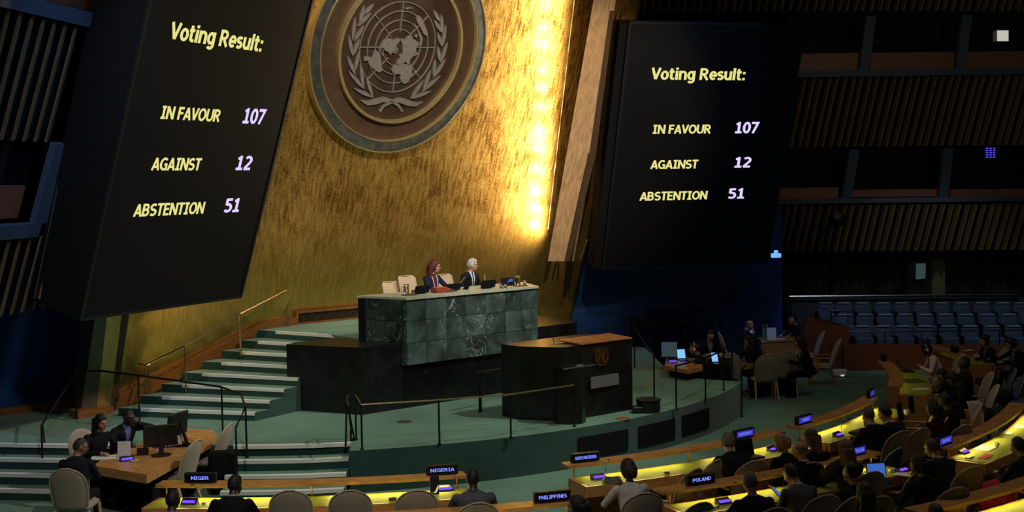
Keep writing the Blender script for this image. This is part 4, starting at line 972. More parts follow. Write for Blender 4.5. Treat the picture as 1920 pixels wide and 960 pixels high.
    md=tmp.modifiers.new('r','REMESH'); md.mode='VOXEL'; md.voxel_size=voxel; md.use_smooth_shade=True
    dg=bpy.context.evaluated_depsgraph_get(); dg.update(); me=bpy.data.meshes.new_from_object(tmp.evaluated_get(dg)); bpy.data.objects.remove(tmp); bpy.data.meshes.remove(src)
    me.materials.clear()
    jm=cloth(top)
    for mm_ in (SKIN[skin],jm,cloth(shirt) if shirt else jm,cloth(trouser or top),cloth(shoe or (.008,.008,.008)),cloth(tie) if tie else jm,jm): me.materials.append(mm_)
    Ti=tw.inverted()
    for pl in me.polygons:
        c_=pl.center; r=bv.find_nearest(c_); mi=mb.m[r[2]]
        if mi==JK and shirt:
            v=Ti@(c_-Vector((0,0,hz))); v=Matrix.Rotation(ln,3,'X')@v
            if v.z>.16 and v.y>.03:
                wv_=.006+.052*(v.z-.16)/.36
                if abs(v.x)<wv_: mi=5 if (tie and abs(v.x)<.017+.008*(.5-v.z)) else 2
            if v.z>.55: mi=2
        pl.material_index=mi; pl.use_smooth=True
    me.name='body'; body=bpy.data.objects.new('body',me); C.objects.link(body); body.parent=root
    # eyes, mouth
    ey=MB()
    for sx in(-1,1): ey.ell(hcn+HR@Vector((sx*.031,.0885,.012)),(.011,.007,.006),HR,8,6)
    ey.build('eyes',EYEM,root)
    MB().ell(hcn+HR@Vector((0,.0985,-.052)),(.021,.006,.0065),HR,10,6).build('mouth',LIP,root)
    # hair
    def Hm(name,fn,rad=(.086,.107,.127),off=(0,-.004,.006),nn=30,kk=20):
        rnd=random.Random(NP); ph=[rnd.uniform(0,6) for _ in range(6)]
        def g(d):
            m_=fn(d); 
            ns=1+.018*math.sin(d.x*23+ph[0]+d.z*7)+.014*math.sin(d.y*31+ph[1]+d.x*13)+.012*math.sin(d.z*37+ph[2]+d.y*17)
            return (.80+.20*max(0,min(1,m_)))*(ns if m_>.2 else 1)
        MB().ell(hcn+HR@Vector(off),rad,HR,nn,kk,0,g).build(name,hairm(hc),root,smooth=True)
    short=lambda d:4*((d.z-.38) if d.y>.35 else (d.z+.42+ (d.y)*.9 if d.y>-.2 else d.z+.58))
    if hair=='short': Hm('hair',short)
    elif hair=='grey_swept': Hm('hair',short,(.09,.112,.134))
    elif hair=='curly':
        def cf(d): return short(d)
        rnd=random.Random(NP)
        def g(d):
            m_=short(d); b=1+.05*math.sin(d.x*19+3)*math.sin(d.y*17)*math.sin(d.z*21+1)+.035*math.sin(d.x*41)*math.sin(d.z*37)
            return (.76+.24*max(0,min(1,m_)))*(b if m_>.2 else 1)
        MB().ell(hcn+HR@Vector((0,-.006,.01)),(.098,.118,.14),HR,34,24,0,g).build('hair',hairm(hc),root,smooth=True)
    elif hair=='balding': Hm('hair',lambda d:4*min(short(d),.62-d.z+ (0 if d.y<.3 else -1)),(.083,.104,.12))
    elif hair=='shaved': Hm('hair',short,(.0795,.0995,.1205),(0,-.002,.001))
    elif hair in('long','bob','longloose','pony','bun','updo'):
        Hm('hair',lambda d:4*((d.z-.42+.25*abs(d.x)) if d.y>.3 else (d.z+.9-.0*d.y if d.y<.05 else d.z+.5)),(.094,.115,.135),(0,-.008,.008))
        if hair in('long','bob','longloose'):
            ln_={'long':.30,'bob':.14,'longloose':.34}[hair]; vs=[];fs=[];n=20;K_=9
            hb=hcn; 
            for i in range(K_):
                q=i/(K_-1); cz=hb+HR@Vector((0,-.012,.05)); 
                cen=cz+Vector((0,0,0))*0+(HR@Vector((0,-.035*q-.02*math.sin(q*3),0)))+Vector((0,0,-ln_*q))+(tw@Vector((0,-.03*q,0)))
                rx=.097+.012*math.sin(q*2.6)-(.03*q if hair!='longloose' else .0); ry=(.122-.05*q)
                for k in range(n):
                    a=2*PI*k/n; fr=.45 if math.sin(a)>0 else 1
                    wv2=1+.05*math.sin(5*a+q*6)+.04*math.sin(9*a-q*9)
                    vs.append(cen+HR@Vector((rx*math.cos(a)*wv2,ry*math.sin(a)*fr*wv2-.015,0)))
            for i in range(K_-1):
                for k in range(n): fs.append((i*n+k,i*n+(k+1)%n,(i+1)*n+(k+1)%n,(i+1)*n+k))
            fs.append(tuple(range(n))); fs.append(tuple(range(len(vs)-1,len(vs)-n-1,-1)))
            MB().add(vs,fs).build('hair_length',hairm(hc),root,smooth=True)
        if hair in('bun','updo'):
            o_=(0,-.12,.06) if hair=='bun' else (0,-.05,.15)
            MB().ell(hcn+HR@Vector(o_),(.05,.05,.045) if hair=='bun' else (.075,.075,.06),HR,16,10,0,lambda d:1+.06*math.sin(d.x*20)*math.sin(d.z*18)).build('hair_bun',hairm(hc),root,smooth=True)
        if hair=='pony': MB().tube([hcn+HR@Vector(v) for v in ((0,-.1,.05),(0,-.15,.0),(0,-.15,-.1),(0,-.13,-.2))],[.025,.035,.03,.01],10).build('ponytail',hairm(hc),root,smooth=True)
    if beard is not None:
        MB().ell(hcn+HR@Vector((0,.048,-.066)),(.056,.050,.050),HR,16,10,0,lambda d:1 if d.z<.3 else .7).build('beard',hairm(beard),root,smooth=True)
    if glasses:
        g_=MB()
        for sx in(-1,1):
            c0=hcn+HR@Vector((sx*.034,.104,.012)); pts=[c0+HR@Vector((.026*math.cos(a*PI/5),0,.018*math.sin(a*PI/5))) for a in range(11)]
            g_.tube(pts,.0028,5,cap=False); g_.tube([hcn+HR@Vector((sx*.06,.102,.016)),hcn+HR@Vector((sx*.084,.0,.014))],.003,5)
        g_.tube([hcn+HR@Vector((-.009,.108,.014)),hcn+HR@Vector((.009,.108,.014))],.0028,5); g_.build('glasses',M_['black'],root)
    if phones:
        k=MB(); k.tube([hcn+HR@Vector((.098*math.cos(a),-.005,.02+.125*math.sin(a))) for a in [PI*i/12 for i in range(13)]],.006,6)
        for sx in(-1,1): k.ell(hcn+HR@Vector((sx*.094,0,-.005)),(.016,.032,.038),HR,12,8)
        k.build('headphones',M_['white'],root,smooth=True)
    if shirt:
        k=MB(); pts=[]
        for i in range(13):
            a=math.radians(-60+300*i/12+0); pts.append(T(.064*math.cos(a),-.006-.064*math.sin(a)*1.0+.0,.527+.012*math.sin(a)))
        k.tube(pts,.011,6); k.build('shirt_collar',cloth(shirt),root,smooth=True)
    if lanyard:
        k=MB()
        for sx in(-1,1): k.tube([T(sx*.07,.04,.52),T(sx*.075,.10,.44),T(sx*.045,.145,.3),T(sx*.01,.15,.12)],.008,5)
        k.build('lanyard',cloth(lanyard),root)
    return root,hcn,HR
def sit(px,py,label,z=0.,ztop=1.34,dirv=None,to=None,lean=12,ch='armchair',chlabel=None,pos=None,**kw):
    """seated figure whose head top is seen at (px,py)"""
    sc=kw.get('scale',1.)
    L_=math.radians(lean); zt=z+(.54+.60*math.cos(L_)+.20)*sc
    Hd=pos if pos is not None else G(px,py,zt)
    d=dirv if dirv is not None else (Vector((C1.x,C1.y,0))-Vector((Hd.x,Hd.y,0))).normalized()*.62+Vector((0,.38,0))
    d=Vector((d.x,d.y,0)).normalized(); back=.60*math.sin(L_)+.05
    p=Vector((Hd.x,Hd.y,0))-d*back*sc
    r=person(label,p,face(p,d=d),z=z,lean=lean,**kw)
    if ch: chair(ch,p-d*.02,face(p,d=d),chlabel or ('chair of the '+label)[:80],z=z)
    return r,p,d
# ================================================================== DELEGATE DESKS (curved rows round C1)
def arcband(mb,r0,r1,a0,a1,z0,z1,m=0):
    n=max(2,int(abs(a1-a0)/2)); vs=[];fs=[]
    for i in range(n+1):
        a=a0+(a1-a0)*i/n
        for (r,z) in((r0,z0),(r1,z0),(r1,z1),(r0,z1)): vs.append(pol(r,a,z))
    for i in range(n):
        for k in range(4): fs.append((i*4+k,i*4+(k+1)%4,i*4+4+(k+1)%4,i*4+4+k))
    fs.append((0,1,2,3)); fs.append(tuple(n*4+k for k in(3,2,1,0))); return mb.add(vs,fs,m)
def desk(label,R,a0,a1,R1=None,dz=0.,lit=1.,ztop=.75):
    R1=R1 or R+.56
    t=thing('delegate_desk',label,'desk',pol((R+R1)/2,(a0+a1)/2,0))
    arcband(MB(),R,R1,a0,a1,ztop-.035,ztop-.004).build('desktop_board',M_['wood'],t,world=True)
    arcband(MB(),R+.03,R1-.025,a0+.25,a1-.25,ztop-.004,ztop).build('leather_inlay',M_['desktop'],t,world=True)
    arcband(MB(),R1-.03,R1+.004,a0,a1,ztop-.15,ztop-.002).build('front_fascia',M_['woodtop'],t,world=True)
    arcband(MB(),R-.01,R+.03,a0,a1,.08,ztop-.036).build('modesty_panel',M_['wood'],t,world=True)
    arcband(MB(),R-.20,R+.06,a0-.1,a1+.1,.885,.925).build('sign_ledge',M_['woodtop'],t,world=True)
    for a in (a0+.5,(a0+a1)/2,a1-.5): MB().tube([pol(R-.02,a,ztop-.004),pol(R-.02,a,.886)],.012,6).build('ledge_post',M_['brass'],t,world=True)
    for a in (a0,a1):
        s_=1 if a==a0 else -1; arcband(MB(),R,R1-.06,a,a+s_*.25,.05,ztop-.036).build('end_panel',M_['wood'],t,world=True)
    # slim strip lamps under the ledge
    n=max(1,int(round(abs(a1-a0)/9.)))
    for i in range(n):
        a=a0+(a1-a0)*(i+.5)/n; w_=math.radians(abs(a1-a0)/n)*R*.8
        l=bpy.data.lights.new('desk_strip_light','AREA'); l.shape='RECTANGLE'; l.size=w_; l.size_y=.03; l.energy=DESKP*w_*lit; l.color=(1,.84,.25)
        o=bpy.data.objects.new('desk_strip_light',l); C.objects.link(o); o.location=pol(R+.02,a,.878); o.parent=None
        d=Vector((pol(R+.3,a,.75)-pol(R+.02,a,.878))); o.rotation_euler=(d.to_track_quat('-Z','Y')).to_euler()
        # long side along the arc
        zax=-d.normalized(); xax=Vector((-math.sin(math.radians(a)),math.cos(math.radians(a)),0)); yax=zax.cross(xax)
        o.rotation_euler=Matrix((xax,yax,zax)).transposed().to_euler()
    return t
DESKP=4.6
desk('delegate desk at the bottom left, holding the signs reading NIGER and NIGERIA',10.85,-97,-76.0,lit=1.5)
desk('delegate desk behind the sign reading NORTH MACEDONIA',10.85,-68.3,-47.5)
desk('delegate desk by the aisle left of the man in black holding his ear',10.85,-45.3,-28.5)
desk('far delegate desk by the open floor where the woman in the pale jacket types',11.05,-21,-4.5,lit=.05)
desk('delegate desk at the bottom edge behind the sign reading PHILIPPINES',12.68,-84,-71.5)
desk('delegate desk behind the sign reading POLAND',12.68,-66.3,-49,)
desk('delegate desk at the right edge with the white papers and red folder',13.2,-44.8,-27)
desk('wooden desk of the two women at the far right',12.85,-2,7,lit=.03)
desk('delegate desk at the bottom right corner in front of the red cloth',15.0,-58.3,-40)
# ---- name signs
def sign(txt,px,py,wpx,label,R,z=.925,col='ledb',panel=False,w=.42):
    p=G(px,py,z+.0); a=math.degrees(math.atan2(p.y-C1.y,p.x-C1.x)); p=pol(R-.07,a,z)
    # face outward (away from the stage) with a slight backward tilt
    t=thing('name_sign',label,'sign',p,math.radians(a+90),'lit country signs on the desk ledges')
    MB().rbox((0,0,.07),(w,.07,.13),.008).build('case',M_['black'],t)
    MB().box((0,0,.008),(w*.7,.09,.016)).build('base',M_['black'],t)
    # local -Y faces outward? x increases counter clockwise -> mirrored for viewers outside, so use a flipped frame
    fr=bpy.data.objects.new('display',(MB().box((0,-.036,.07),(w*.84,.004,.085)).mesh('display',M_['ledpanel'] if panel else M_['screen']))); C.objects.link(fr); fr.parent=t
    if not txt: return t
    n=len(txt); hw=min(w*.38,.021*n+.01)
    o=text('lettering',txt,M_[col],fr,(0,0,0),-hw,hw,0,.045,None,.2)
    o.rotation_euler=(PI/2,0,0); o.location=(0,-.0385,.048)
    return t
sign('NIGER',357,920,0,'lit desk sign reading NIGER',10.85)
sign('NIGERIA',834,897,0,'lit desk sign reading NIGERIA',10.85)
sign('NORTH MACEDONIA',1117,875,0,'lit desk sign reading NORTH MACEDONIA',10.85)
M_['ledpale']=emis('led_pale_text',srgb(120,130,245),.9)
sign('NORWAY',1441,830,0,'bright blue desk sign in front of the blond woman',10.85,col='ledpale',panel=True)
sign('OMAN',1563,802,0,'bright blue desk sign at the aisle end of the first row desk',10.85,col='ledpale',panel=True)
sign('PHILIPPINES',1056,956,0,'lit desk sign reading PHILIPPINES at the bottom edge',12.68,w=.46)
sign('POLAND',1350,921,0,'lit desk sign reading POLAND',12.68)
sign('PORTUGAL',1681,868,0,'bright blue desk sign behind the open laptop',12.68,col='ledpale',panel=True)
sign('QATAR',1798,838,0,'pale violet desk sign on the desk at the right edge',13.2,col='ledpale',panel=True)
sign('',1688,748,0,'small blue sign beside the cluster of people in black',10.85,col='ledpanel',panel=True,w=.3)
sign('',1672,676,0,'blue sign at the far end of the desk of the woman in the pale jacket',11.05,col='ledpanel',panel=True,w=.3)
sign('',1829,660,0,'blue sign on the desk of the two women at the far right',12.85,col='ledpanel',panel=True,w=.32)
# ---- voting consoles (violet displays)
def console(px,py,label,mic=True,z=.75,rz=None,kind='ledviol'):
    p=G(px,py,z); a=math.degrees(math.atan2(p.y-C1.y,p.x-C1.x))
    t=thing('voting_console',label,'console',(p.x,p.y,z),math.radians(a+90) if rz is None else rz,'voting consoles with violet displays')
    MB().slab([(-.10,-.05,0),(-.10,.05,0),(-.10,.05,.065),(-.10,-.03,.02)],(.20,0,0)).build('body',M_['black'],t)
    MB().slab([(-.08,-.0375,.0225),(.08,-.0375,.0225),(.08,.0,.0425),(-.08,.0,.0425)],(0,-.004,.005)).build('display',M_[kind],t)
    if mic:
        m=MB().tube([(.12,.0,.0),(.12,.02,.12),(.11,-.02,.22),(.09,-.10,.27)],.005,6); m.cap((.09,-.10,.27),(.085,-.13,.275),.011,.013,8); m.build('microphone',M_['black'],t)
    return t
console(355,945,'violet voting console below the sign reading NIGER'); console(836,920,'violet voting console below the sign reading NIGERIA')
console(1122,898,'violet voting console below the sign reading NORTH MACEDONIA'); console(1450,845,'violet voting console in front of the blond woman')
console(1572,818,'violet voting console at the end of the desk of the man in black'); console(1357,944,'violet voting console below the sign reading POLAND')
console(1692,884,'violet voting console right of the open laptop'); console(1808,850,'violet voting console at the corner of the right edge desk')
# ---- microphones / small items on the desks
def paper(px,py,label,w=.21,l=.30,rz=.3,z=.752,cat='paper',m='paper'):
    p=G(px,py,z); t=MB().box((0,0,0),(w,l,.004)); o=t.build('paper_sheet' if m=='paper' else 'folder',M_[m]); o.location=(p.x,p.y,z+.003); o.rotation_euler=(0,0,rz); tag(o,label,cat); return o
paper(1545,893,'white paper on the desk left of the seated man with dark hair',.25,.2,.6); paper(1700,890,'white paper beside the console right of the laptop',rz=.9)
paper(1848,840,'white papers on the right edge desk',.42,.24,.9); paper(1848,856,'dark red folder at the edge of the right edge desk',.36,.12,.95,m='redcloth',cat='folder')
paper(1915,800,'white papers at the far end of the right edge desk',.3,.2,1.1); paper(1888,812,'thin dark booklet on the right edge desk',.22,.14,1.1,m='leather',cat='booklet')
M_['umber']=mat('umber_plastic',(.10,.05,.03),.5)
def rbx(nm,label,cat,px,py,z,d,rz,m,dz=0):
    p=G(px,py,z); o=MB().rbox((0,0,d[2]/2),d,.008).build(nm,M_[m]); o.location=(p.x,p.y,z+dz+.002); o.rotation_euler=(0,0,rz); return tag(o,label,cat)
rbx('earpiece','small grey earpiece on the lit desk right of the leftmost dark chair','earpiece',689,940,.75,(.07,.05,.03),.1,'grey')
rbx('earpiece','dark earpiece beside the third dark chair back','earpiece',736,938,.75,(.1,.06,.04),.1,'grey'); rbx('earpiece','cream earpiece on the desk right of the NIGER console','earpiece',382,945,.75,(.05,.04,.025),.1,'celadon')
rbx('earpiece','white earpiece beside the laptop','earpiece',1671,885,.75,(.08,.06,.04),.4,'white'); rbx('phone','black phone on the POLAND desk','phone',1337,950,.75,(.08,.15,.01),.9,'black')
rbx('phone','black phone lying at the edge of the right edge desk','phone',1818,858,.75,(.17,.07,.012),.8,'black'); rbx('tissue_box','small dark wooden block on the first curved desk','block',1250,888,.75,(.08,.05,.03),.5,'umber')
t=thing('cup','white cup on the right edge desk','cup',G(1868,838,.752)); MB().lathe([(.028,0),(.036,.05),(.034,.07),(.03,.06)],n=16).build('body',M_['white'],t); MB().tube([(.034,0,.05),(.055,0,.035),(.033,0,.018)],.005,6).build('handle',M_['white'],t)
t=thing('table_tablet','upright dark tablet on the NIGERIA desk with a painted bright reflection','tablet',G(815,927,.752),math.radians(5))
MB().rbox((0,0,.12),(.12,.02,.24),.006,0).build('body',M_['black'],t); MB().slab([(-.03,-.012,.03),(.0,-.012,.035),(.05,-.012,.13),(.052,-.012,.08),(.02,-.012,.02)],(0,-.003,0)).build('display',M_['paleglow'],t)  # the reflection is a glowing patch drawn on the tablet face
t=thing('coiled_headset','coiled grey headset cable on the NORTH MACEDONIA desk','headset',G(1148,904,.752))
m=MB()
for k in range(4): m.tube([(.13*math.cos(a*PI/9)*(1-.06*k),.09*math.sin(a*PI/9)*(1-.05*k),.01+.015*k+.006*math.sin(a)) for a in range(19)],.008,5)
m.build('cable',M_['grey'],t)
def laptop(label,p,rz,scr='lcdblue',open_=105,w=.33,z=0):
    t=thing('laptop',label,'laptop',p,rz)   # screen faces local -Y
    MB().rbox((0,0,.008),(w,.23,.016),.004).build('base',M_['black'],t)
    a=math.radians(open_-90); R_=Matrix.Rotation(-a,3,'X')
    c=Vector((0,.115,.01)); q=MB().rbox(c+R_@Vector((0,0,.115)),(w,.012,.23),.004,rot=R_); l=q.build('lid',M_['black'],t)
    MB().box(c+R_@Vector((0,-.008,.118)),(w-.03,.003,.19),rot=R_).build('display',M_[scr],l)
    return t
p=G(1652,905,.755); laptop('open laptop with a glowing blue screen on the POLAND row desk',(p.x,p.y,.755),math.radians(8),'lcdblue',108,.27)
p=G(1405,858,.755); 
t=thing('laptop','black laptop lid open towards the man with curly grey hair','laptop',(p.x,p.y,.755),math.radians(35)); MB().rbox((0,.1,.12),(.36,.015,.26),.005,rot=Matrix.Rotation(-.25,3,'X')).build('lid',M_['mblack'],t); MB().rbox((0,-.02,.01),(.36,.24,.02),.005).build('base',M_['mblack'],t)
p=G(1620,812,.755); tag(MB().rbox((0,0,.02),(.45,.3,.04),.01).build('folder',M_['mblack']),'black folder on the desk of the man in black holding his ear','folder'); C.objects[-1].location=(p.x,p.y,.755); C.objects[-1].rotation_euler=(0,0,.8)
for (x,y,hh,lb) in ((1690,790,.30,'upright black tablet beside the cup near the small blue sign'),(1711,775,.28,'second upright black tablet behind the white cup')):
    p=G(x,y,.755); t=tag(MB().rbox((0,0,hh/2),(.2,.02,hh),.006).build('tablet',M_['mblack']),lb,'tablet'); t.location=(p.x,p.y,.757); t.rotation_euler=(-.15,0,.9)
t=thing('mug','white mug on the far desk beside the upright tablets','mug',G(1700,778,.755)); MB().lathe([(.03,0),(.04,.05),(.042,.09),(.036,.09)],n=16).build('body',M_['white'],t); MB().tube([(.04,0,.07),(.07,0,.045),(.04,0,.02)],.006,6).build('handle',M_['white'],t)
# ================================================================== LEFT CORNER TABLE
q0=G(175,873,.75); q1=G(275,890,.75); q2=G(420,815,.75); q3=G(345,800,.75); q4=G(205,840,.75)
t=thing('corner_table','honey wood table at the lower left with monitors on it','table',(q1.x,q1.y,0))
poly=[q0,q1,G(408,818,.75),G(400,806,.75),G(340,803,.75),G(195,858,.75)]
MB().prism(poly,.62,.75).build('tabletop',M_['woodtop'],t,world=True)
cen=sum(poly,Vector())/len(poly)
MB().prism([cen+(v-cen)*.7 for v in poly],.0,.62).build('base_cabinet',M_['mblack'],t,world=True)

cdir=(Vector((-.75,.35,0)))
chair('side',G(328,950,0),face(None,d=Vector((-.95,.3,0))),'empty cream chair tucked under the front edge of the corner table')
chair('side',G(388,914,0),face(None,d=Vector((-.95,.15,0))),'second empty cream chair at the far right end of the corner table')
for o in [c for c in C.objects if c.name.startswith('side_chair') or (c.name.startswith('backrest') and c.parent and c.parent.name.startswith('side_chair'))]: pass
def monitor(label,p,rz,w=.5,h=.31,lift=.12,scr=None,tilt=.12,back=True):
    t=thing('monitor',label,'monitor',p,rz)
    R_=Matrix.Rotation(-tilt,3,'X'); c=Vector((0,0,lift+h/2))
    MB().rbox(c,(w,.035,h),.012,rot=R_).build('panel',M_['black'],t)
    MB().box(c+R_@Vector((0,-.0185,0)),(w-.03,.002,h-.03),rot=R_).build('display',M_[scr or 'screen'],t)
    MB().rbox((0,.03,(lift+h*.4)/2),(.07,.03,lift+h*.4),.008).build('stand_neck',M_['black'],t)
    MB().lathe([(.15,0),(.15,.012),(.13,.018)],c=(0,.03,0),n=24).build('stand_foot',M_['black'],t)
    return t
p=G(302,853,.752); monitor('large black monitor seen from behind on the corner table',(p.x,p.y,.752),math.radians(203),.50,.33,.13)
p=G(334,832,.752); monitor('second thin monitor seen edge on at the far side of the corner table',(p.x,p.y,.752),math.radians(248),.5,.36,.14)
p=G(345,836,.752); t=thing('easel_board','black slanting board on a foot at the right end of the corner table','board',(p.x,p.y,.752),.2)
MB().rbox((0,0,.2),(.03,.22,.4),.006,rot=Matrix.Rotation(-.3,3,'Y')).build('board',M_['mblack'],t); MB().rbox((.0,0,.01),(.24,.2,.02),.006).build('foot',M_['mblack'],t)
def signholder(label,p,rz,w=.19,h=.27):
    t=thing('sign_holder',label,'notice',p,rz); MB().slab([(-w/2,-.02,0),(w/2,-.02,0),(w/2,.02,h),(-w/2,.02,h)],(0,.006,0)).build('sheet',M_['paper'],t); MB().box((0,.01,.004),(w,.08,.008)).build('foot',M_['glass'],t)
p=G(233,862,.752); signholder('white notice standing upright on the near end of the corner table',(p.x,p.y,.752),0)
p=G(336,832,.752); signholder('small white card standing behind the monitor stand at the corner table',(p.x+.02,p.y-.15,.752),.3,.12,.16)
paper(200,858,'white papers spread on the near left of the corner table',.45,.3,.2); 
console(300,838,'violet console in the middle of the corner table',False,rz=.6); console(238,864,'violet console at the near edge of the corner table',False,rz=.5)
rbx('tissue_box','small black box on the corner table behind the notice','box',268,852,.75,(.17,.13,.09),.3,'black'); rbx('earpiece','cream earpiece on the near edge of the corner table','earpiece',252,866,.75,(.12,.05,.03),.4,'celadon')
t=thing('plate_sign','black plate with white lettering beside the monitor on the corner table','sign',G(320,838,.76),.55); MB().slab([(-.12,-.015,0),(.12,-.015,0),(.12,.02,.07),(-.12,.02,.07)],(0,.01,0)).build('plate',M_['mblack'],t)
M_['dimtext']=mat('white_lettering',(.6,.6,.6),.6); o=text('lettering','SPEAKER',M_['dimtext'],t,(0,-.019,.018),-.10,.10,0,.04); o.rotation_euler=(PI/2-.43,0,0)
# ================================================================== RIGHT-HAND TABLES
def table(label,poly,z0,z1,base=True,m='wood',zb=0.):
    c=sum(poly,Vector())/len(poly); t=thing('conference_table',label,'table',(c.x,c.y,zb)); MB().prism(poly,z0,z1).build('tabletop',M_[m],t,world=True)
    MB().prism([c+(v-c)*.75 for v in poly],zb,z0).build('pedestal',M_['mblack'],t,world=True); return t
a_,b_=G(1390,684,.75),G(1508,672,.75)
table('conference table in front of the taupe chairs right of the dais',[a_,b_,b_+Vector((.15,.75,0)),a_+Vector((.1,.8,0))],.64,.75)
a_,b_=G(1422,652,.75),G(1492,650,.75); a_.z=b_.z=0
tb=table('second conference table with a pale wooden front facing the hall',[G(1425,640,.78),G(1500,637,.78),G(1500,637,.78)+Vector((.2,.8,0)),G(1425,640,.78)+Vector((.1,.8,0))],.74,.78)
MB().slab([G(1427,641,.78)-Z3*.05,G(1499,638,.78)-Z3*.05,G(1499,638,.78)-Z3*.6,G(1427,641,.78)-Z3*.6],(0,.03,0)).build('front_panel',M_['wood'],tb,world=True)
a_,b_=G(1246,686,.9),G(1310,690,.9)
table('small laptop table at the far right of the dais',[a_,G(1290,694,.9),G(1318,688,.9),G(1312,672,.9),G(1250,668,.9)],.82,.9)
p=G(1255,672,.9); monitor('grey lit monitor on the small laptop table',(p.x,p.y,.902),-.1,.36,.34,.02,'dimglow',.1)
p=G(1281,676,.9); laptop('small laptop with a pale blue screen on the small laptop table',(p.x,p.y,.902),.15,'lcd',110,.2)
console(1261,680,'violet console at the front of the small laptop table',False,z=.9,rz=0)
p=G(1345,676,1.0); t=laptop('tablet glowing white blue in front of the man with dark hair and tie',(p.x,p.y,.93),.2,'lcd',115,.16)
tag(MB().prism([G(1325,682,.93),G(1370,684,.93),G(1370,668,.93),G(1328,668,.93)],.0,.928).build('side_counter',M_['mblack']),'low black counter carrying the glowing tablet','counter')
p=G(1447,637,.78); signholder('white notice standing on the second conference table',(p.x,p.y,.782),0,.22,.29)
for k,x in enumerate((1432,1438)):
    p=G(x,634,.78); t=thing('water_bottle','clear green tinted water bottle, '+('left' if k==0 else 'right')+' one of the pair by the white notice','bottle',(p.x,p.y,.782)); MB().lathe([(.03,0),(.033,.02),(.033,.2),(.014,.26),(.013,.3)],n=12).build('body',mat('bottle_green',(.15,.3,.2),.1),t); MB().lathe([(.015,.3),(.015,.325)],n=10).build('cap',M_['white'],t)
p=G(1415,628,.78); laptop('tilted phone glowing bright blue beside the bald man',(p.x,p.y,.782),.3,'lcdblue',120,.14)
paper(1408,638,'white papers in front of the bald man',.35,.25,.1,.785); paper(1462,636,'white papers right of the white notice',.25,.2,.1,.785)
t=thing('small_lamp','small amber desk lamp behind the glowing phone','lamp',G(1417,632,.79)+Vector((0,.4,0))); MB().lathe([(.03,0),(.01,.02),(.01,.1),(.06,.12),(.02,.24)],n=12).build('shade',M_['brass'],t)
console(1403,668,'violet console on the conference table beside the dark haired woman',False,rz=.1)
for (x,y,d,lb) in ((1432,742,(-.05,1),'left one of the two taupe chairs with their backs to the hall'),(1470,735,(.05,1),'right one of the two taupe chairs with their backs to the hall'),(1326,742,(.1,1),'taupe chair partly hidden by the dais edge, left of the pair'),(1366,740,(.1,1),'taupe chair partly hidden by the dais railing')):
    chair('armchair' if False else 'side',G(x,y+6,0),face(None,d=Vector((*d,0))),lb)
chair('armchair',G(1540,722,0),face(None,d=Vector((-1,.15,0))),'armchair turned sideways at the right end of the conference table')
chair('side',G(1512,705,0)+Vector((.1,.4,0)),face(None,d=Vector((-1,.1,0))),'taupe chair behind the woman in black right of the conference table')
chair('side',G(1512,680,0),face(None,d=Vector((-.9,-.3,0))),'farther taupe chair behind the seated man in the grey vest')
chair('side',G(1380,700,0),face(None,d=Vector((1,-.1,0))),'taupe chair of the bald man at the second conference table')
# stacked dark frames by the blue wall
t=thing('equipment_table','low black framed equipment table against the blue wall','table',G(1215,650,.66)+Vector((0,.8,0)))
x0,x1=D(1184,640,31.6),D(1330,640,31.6)
MB().box(((x0.x+x1.x)/2,31.6,1.25),(x1.x-x0.x,.9,.06)).build('tabletop',M_['mblack'],t,world=True); MB().box(((x0.x+x1.x)/2+.2,31.9,1.45),(1.5,.3,.05)).build('shelf',M_['mblack'],t,world=True)
for f_x in (0,.33,.66,1): MB().box((x0.x+(x1.x-x0.x)*f_x,31.5,.62),(.08,.6,1.2)).build('leg',M_['mblack'],t,world=True)
tag(MB().rbox(D(1351,610,32.3),(.13,.06,.16),.01).build('wall_socket_box',M_['mblack']),'small black box on the blue wall','box')
# ================================================================== RIGHT SEATING
struct('wall_low_wood',MB().slab([D(1582,646,31),D(1960,648,31),D(1960,720,31),D(1582,700,31)],(0,.15,0)),M_['woodred'],'low red brown wooden wall in front of the blue seats')
q=MB(); q.slab([D(1515,592,31.6),D(1545,600,31.4),D(1592,612,31.2),D(1592,705,31.2),D(1500,705,31.6),D(1500,640,31.6)],(0,.2,0)); struct('wall_ramp',q,M_['woodred'],'sloping wooden end wall left of the blue seats')
for k,(zt,d0) in enumerate(((.12,32.0),(.34,33.0),(.56,34.0))):
    struct('floor.%03d'%(10+k),MB().box((11,d0+.5,zt/2),(12,1.02,zt)),M_['carpet_shaded'])
def aud_seat():
    r=thing('auditorium_seat',None,'seat')
    hf=lambda z:.235 if z<.80 else .235*math.sqrt(max(.3,1-((z-.80)/.12)**2*.7))
    slabcurve(hf,.32,.90,.09,lambda x,z:.18+(z-.3)*.12,8,6).build('backrest',M_['bluefab'],r,smooth=True)
    MB().rbox((0,.22,.895),(.36,.07,.05),.02).build('headrest_strip',M_['bluefab2'],r)
    MB().rbox((0,.0,.45),(.45,.12,.40),.04,rot=Matrix.Rotation(.15,3,'X')).build('seat',M_['bluefab'],r)
    for s_ in(-1,1): MB().rbox((s_*.28,.08,.36),(.045,.34,.62),.015).build('side_arm',M_['mblack'],r)
    return r
aud=None
rows=[('back',[1552,1586,1622,1660,1696,1733,1771,1809,1848,1886,1922],[1]+[0]*10,34.3,.52,568),('middle',[1587,1626,1665,1702,1741,1780,1818,1859,1899,1938],0,33.3,.31,590),('front',[1621,1660,1698,1739,1784,1825,1867,1908,1948],0,32.3,.10,612)]
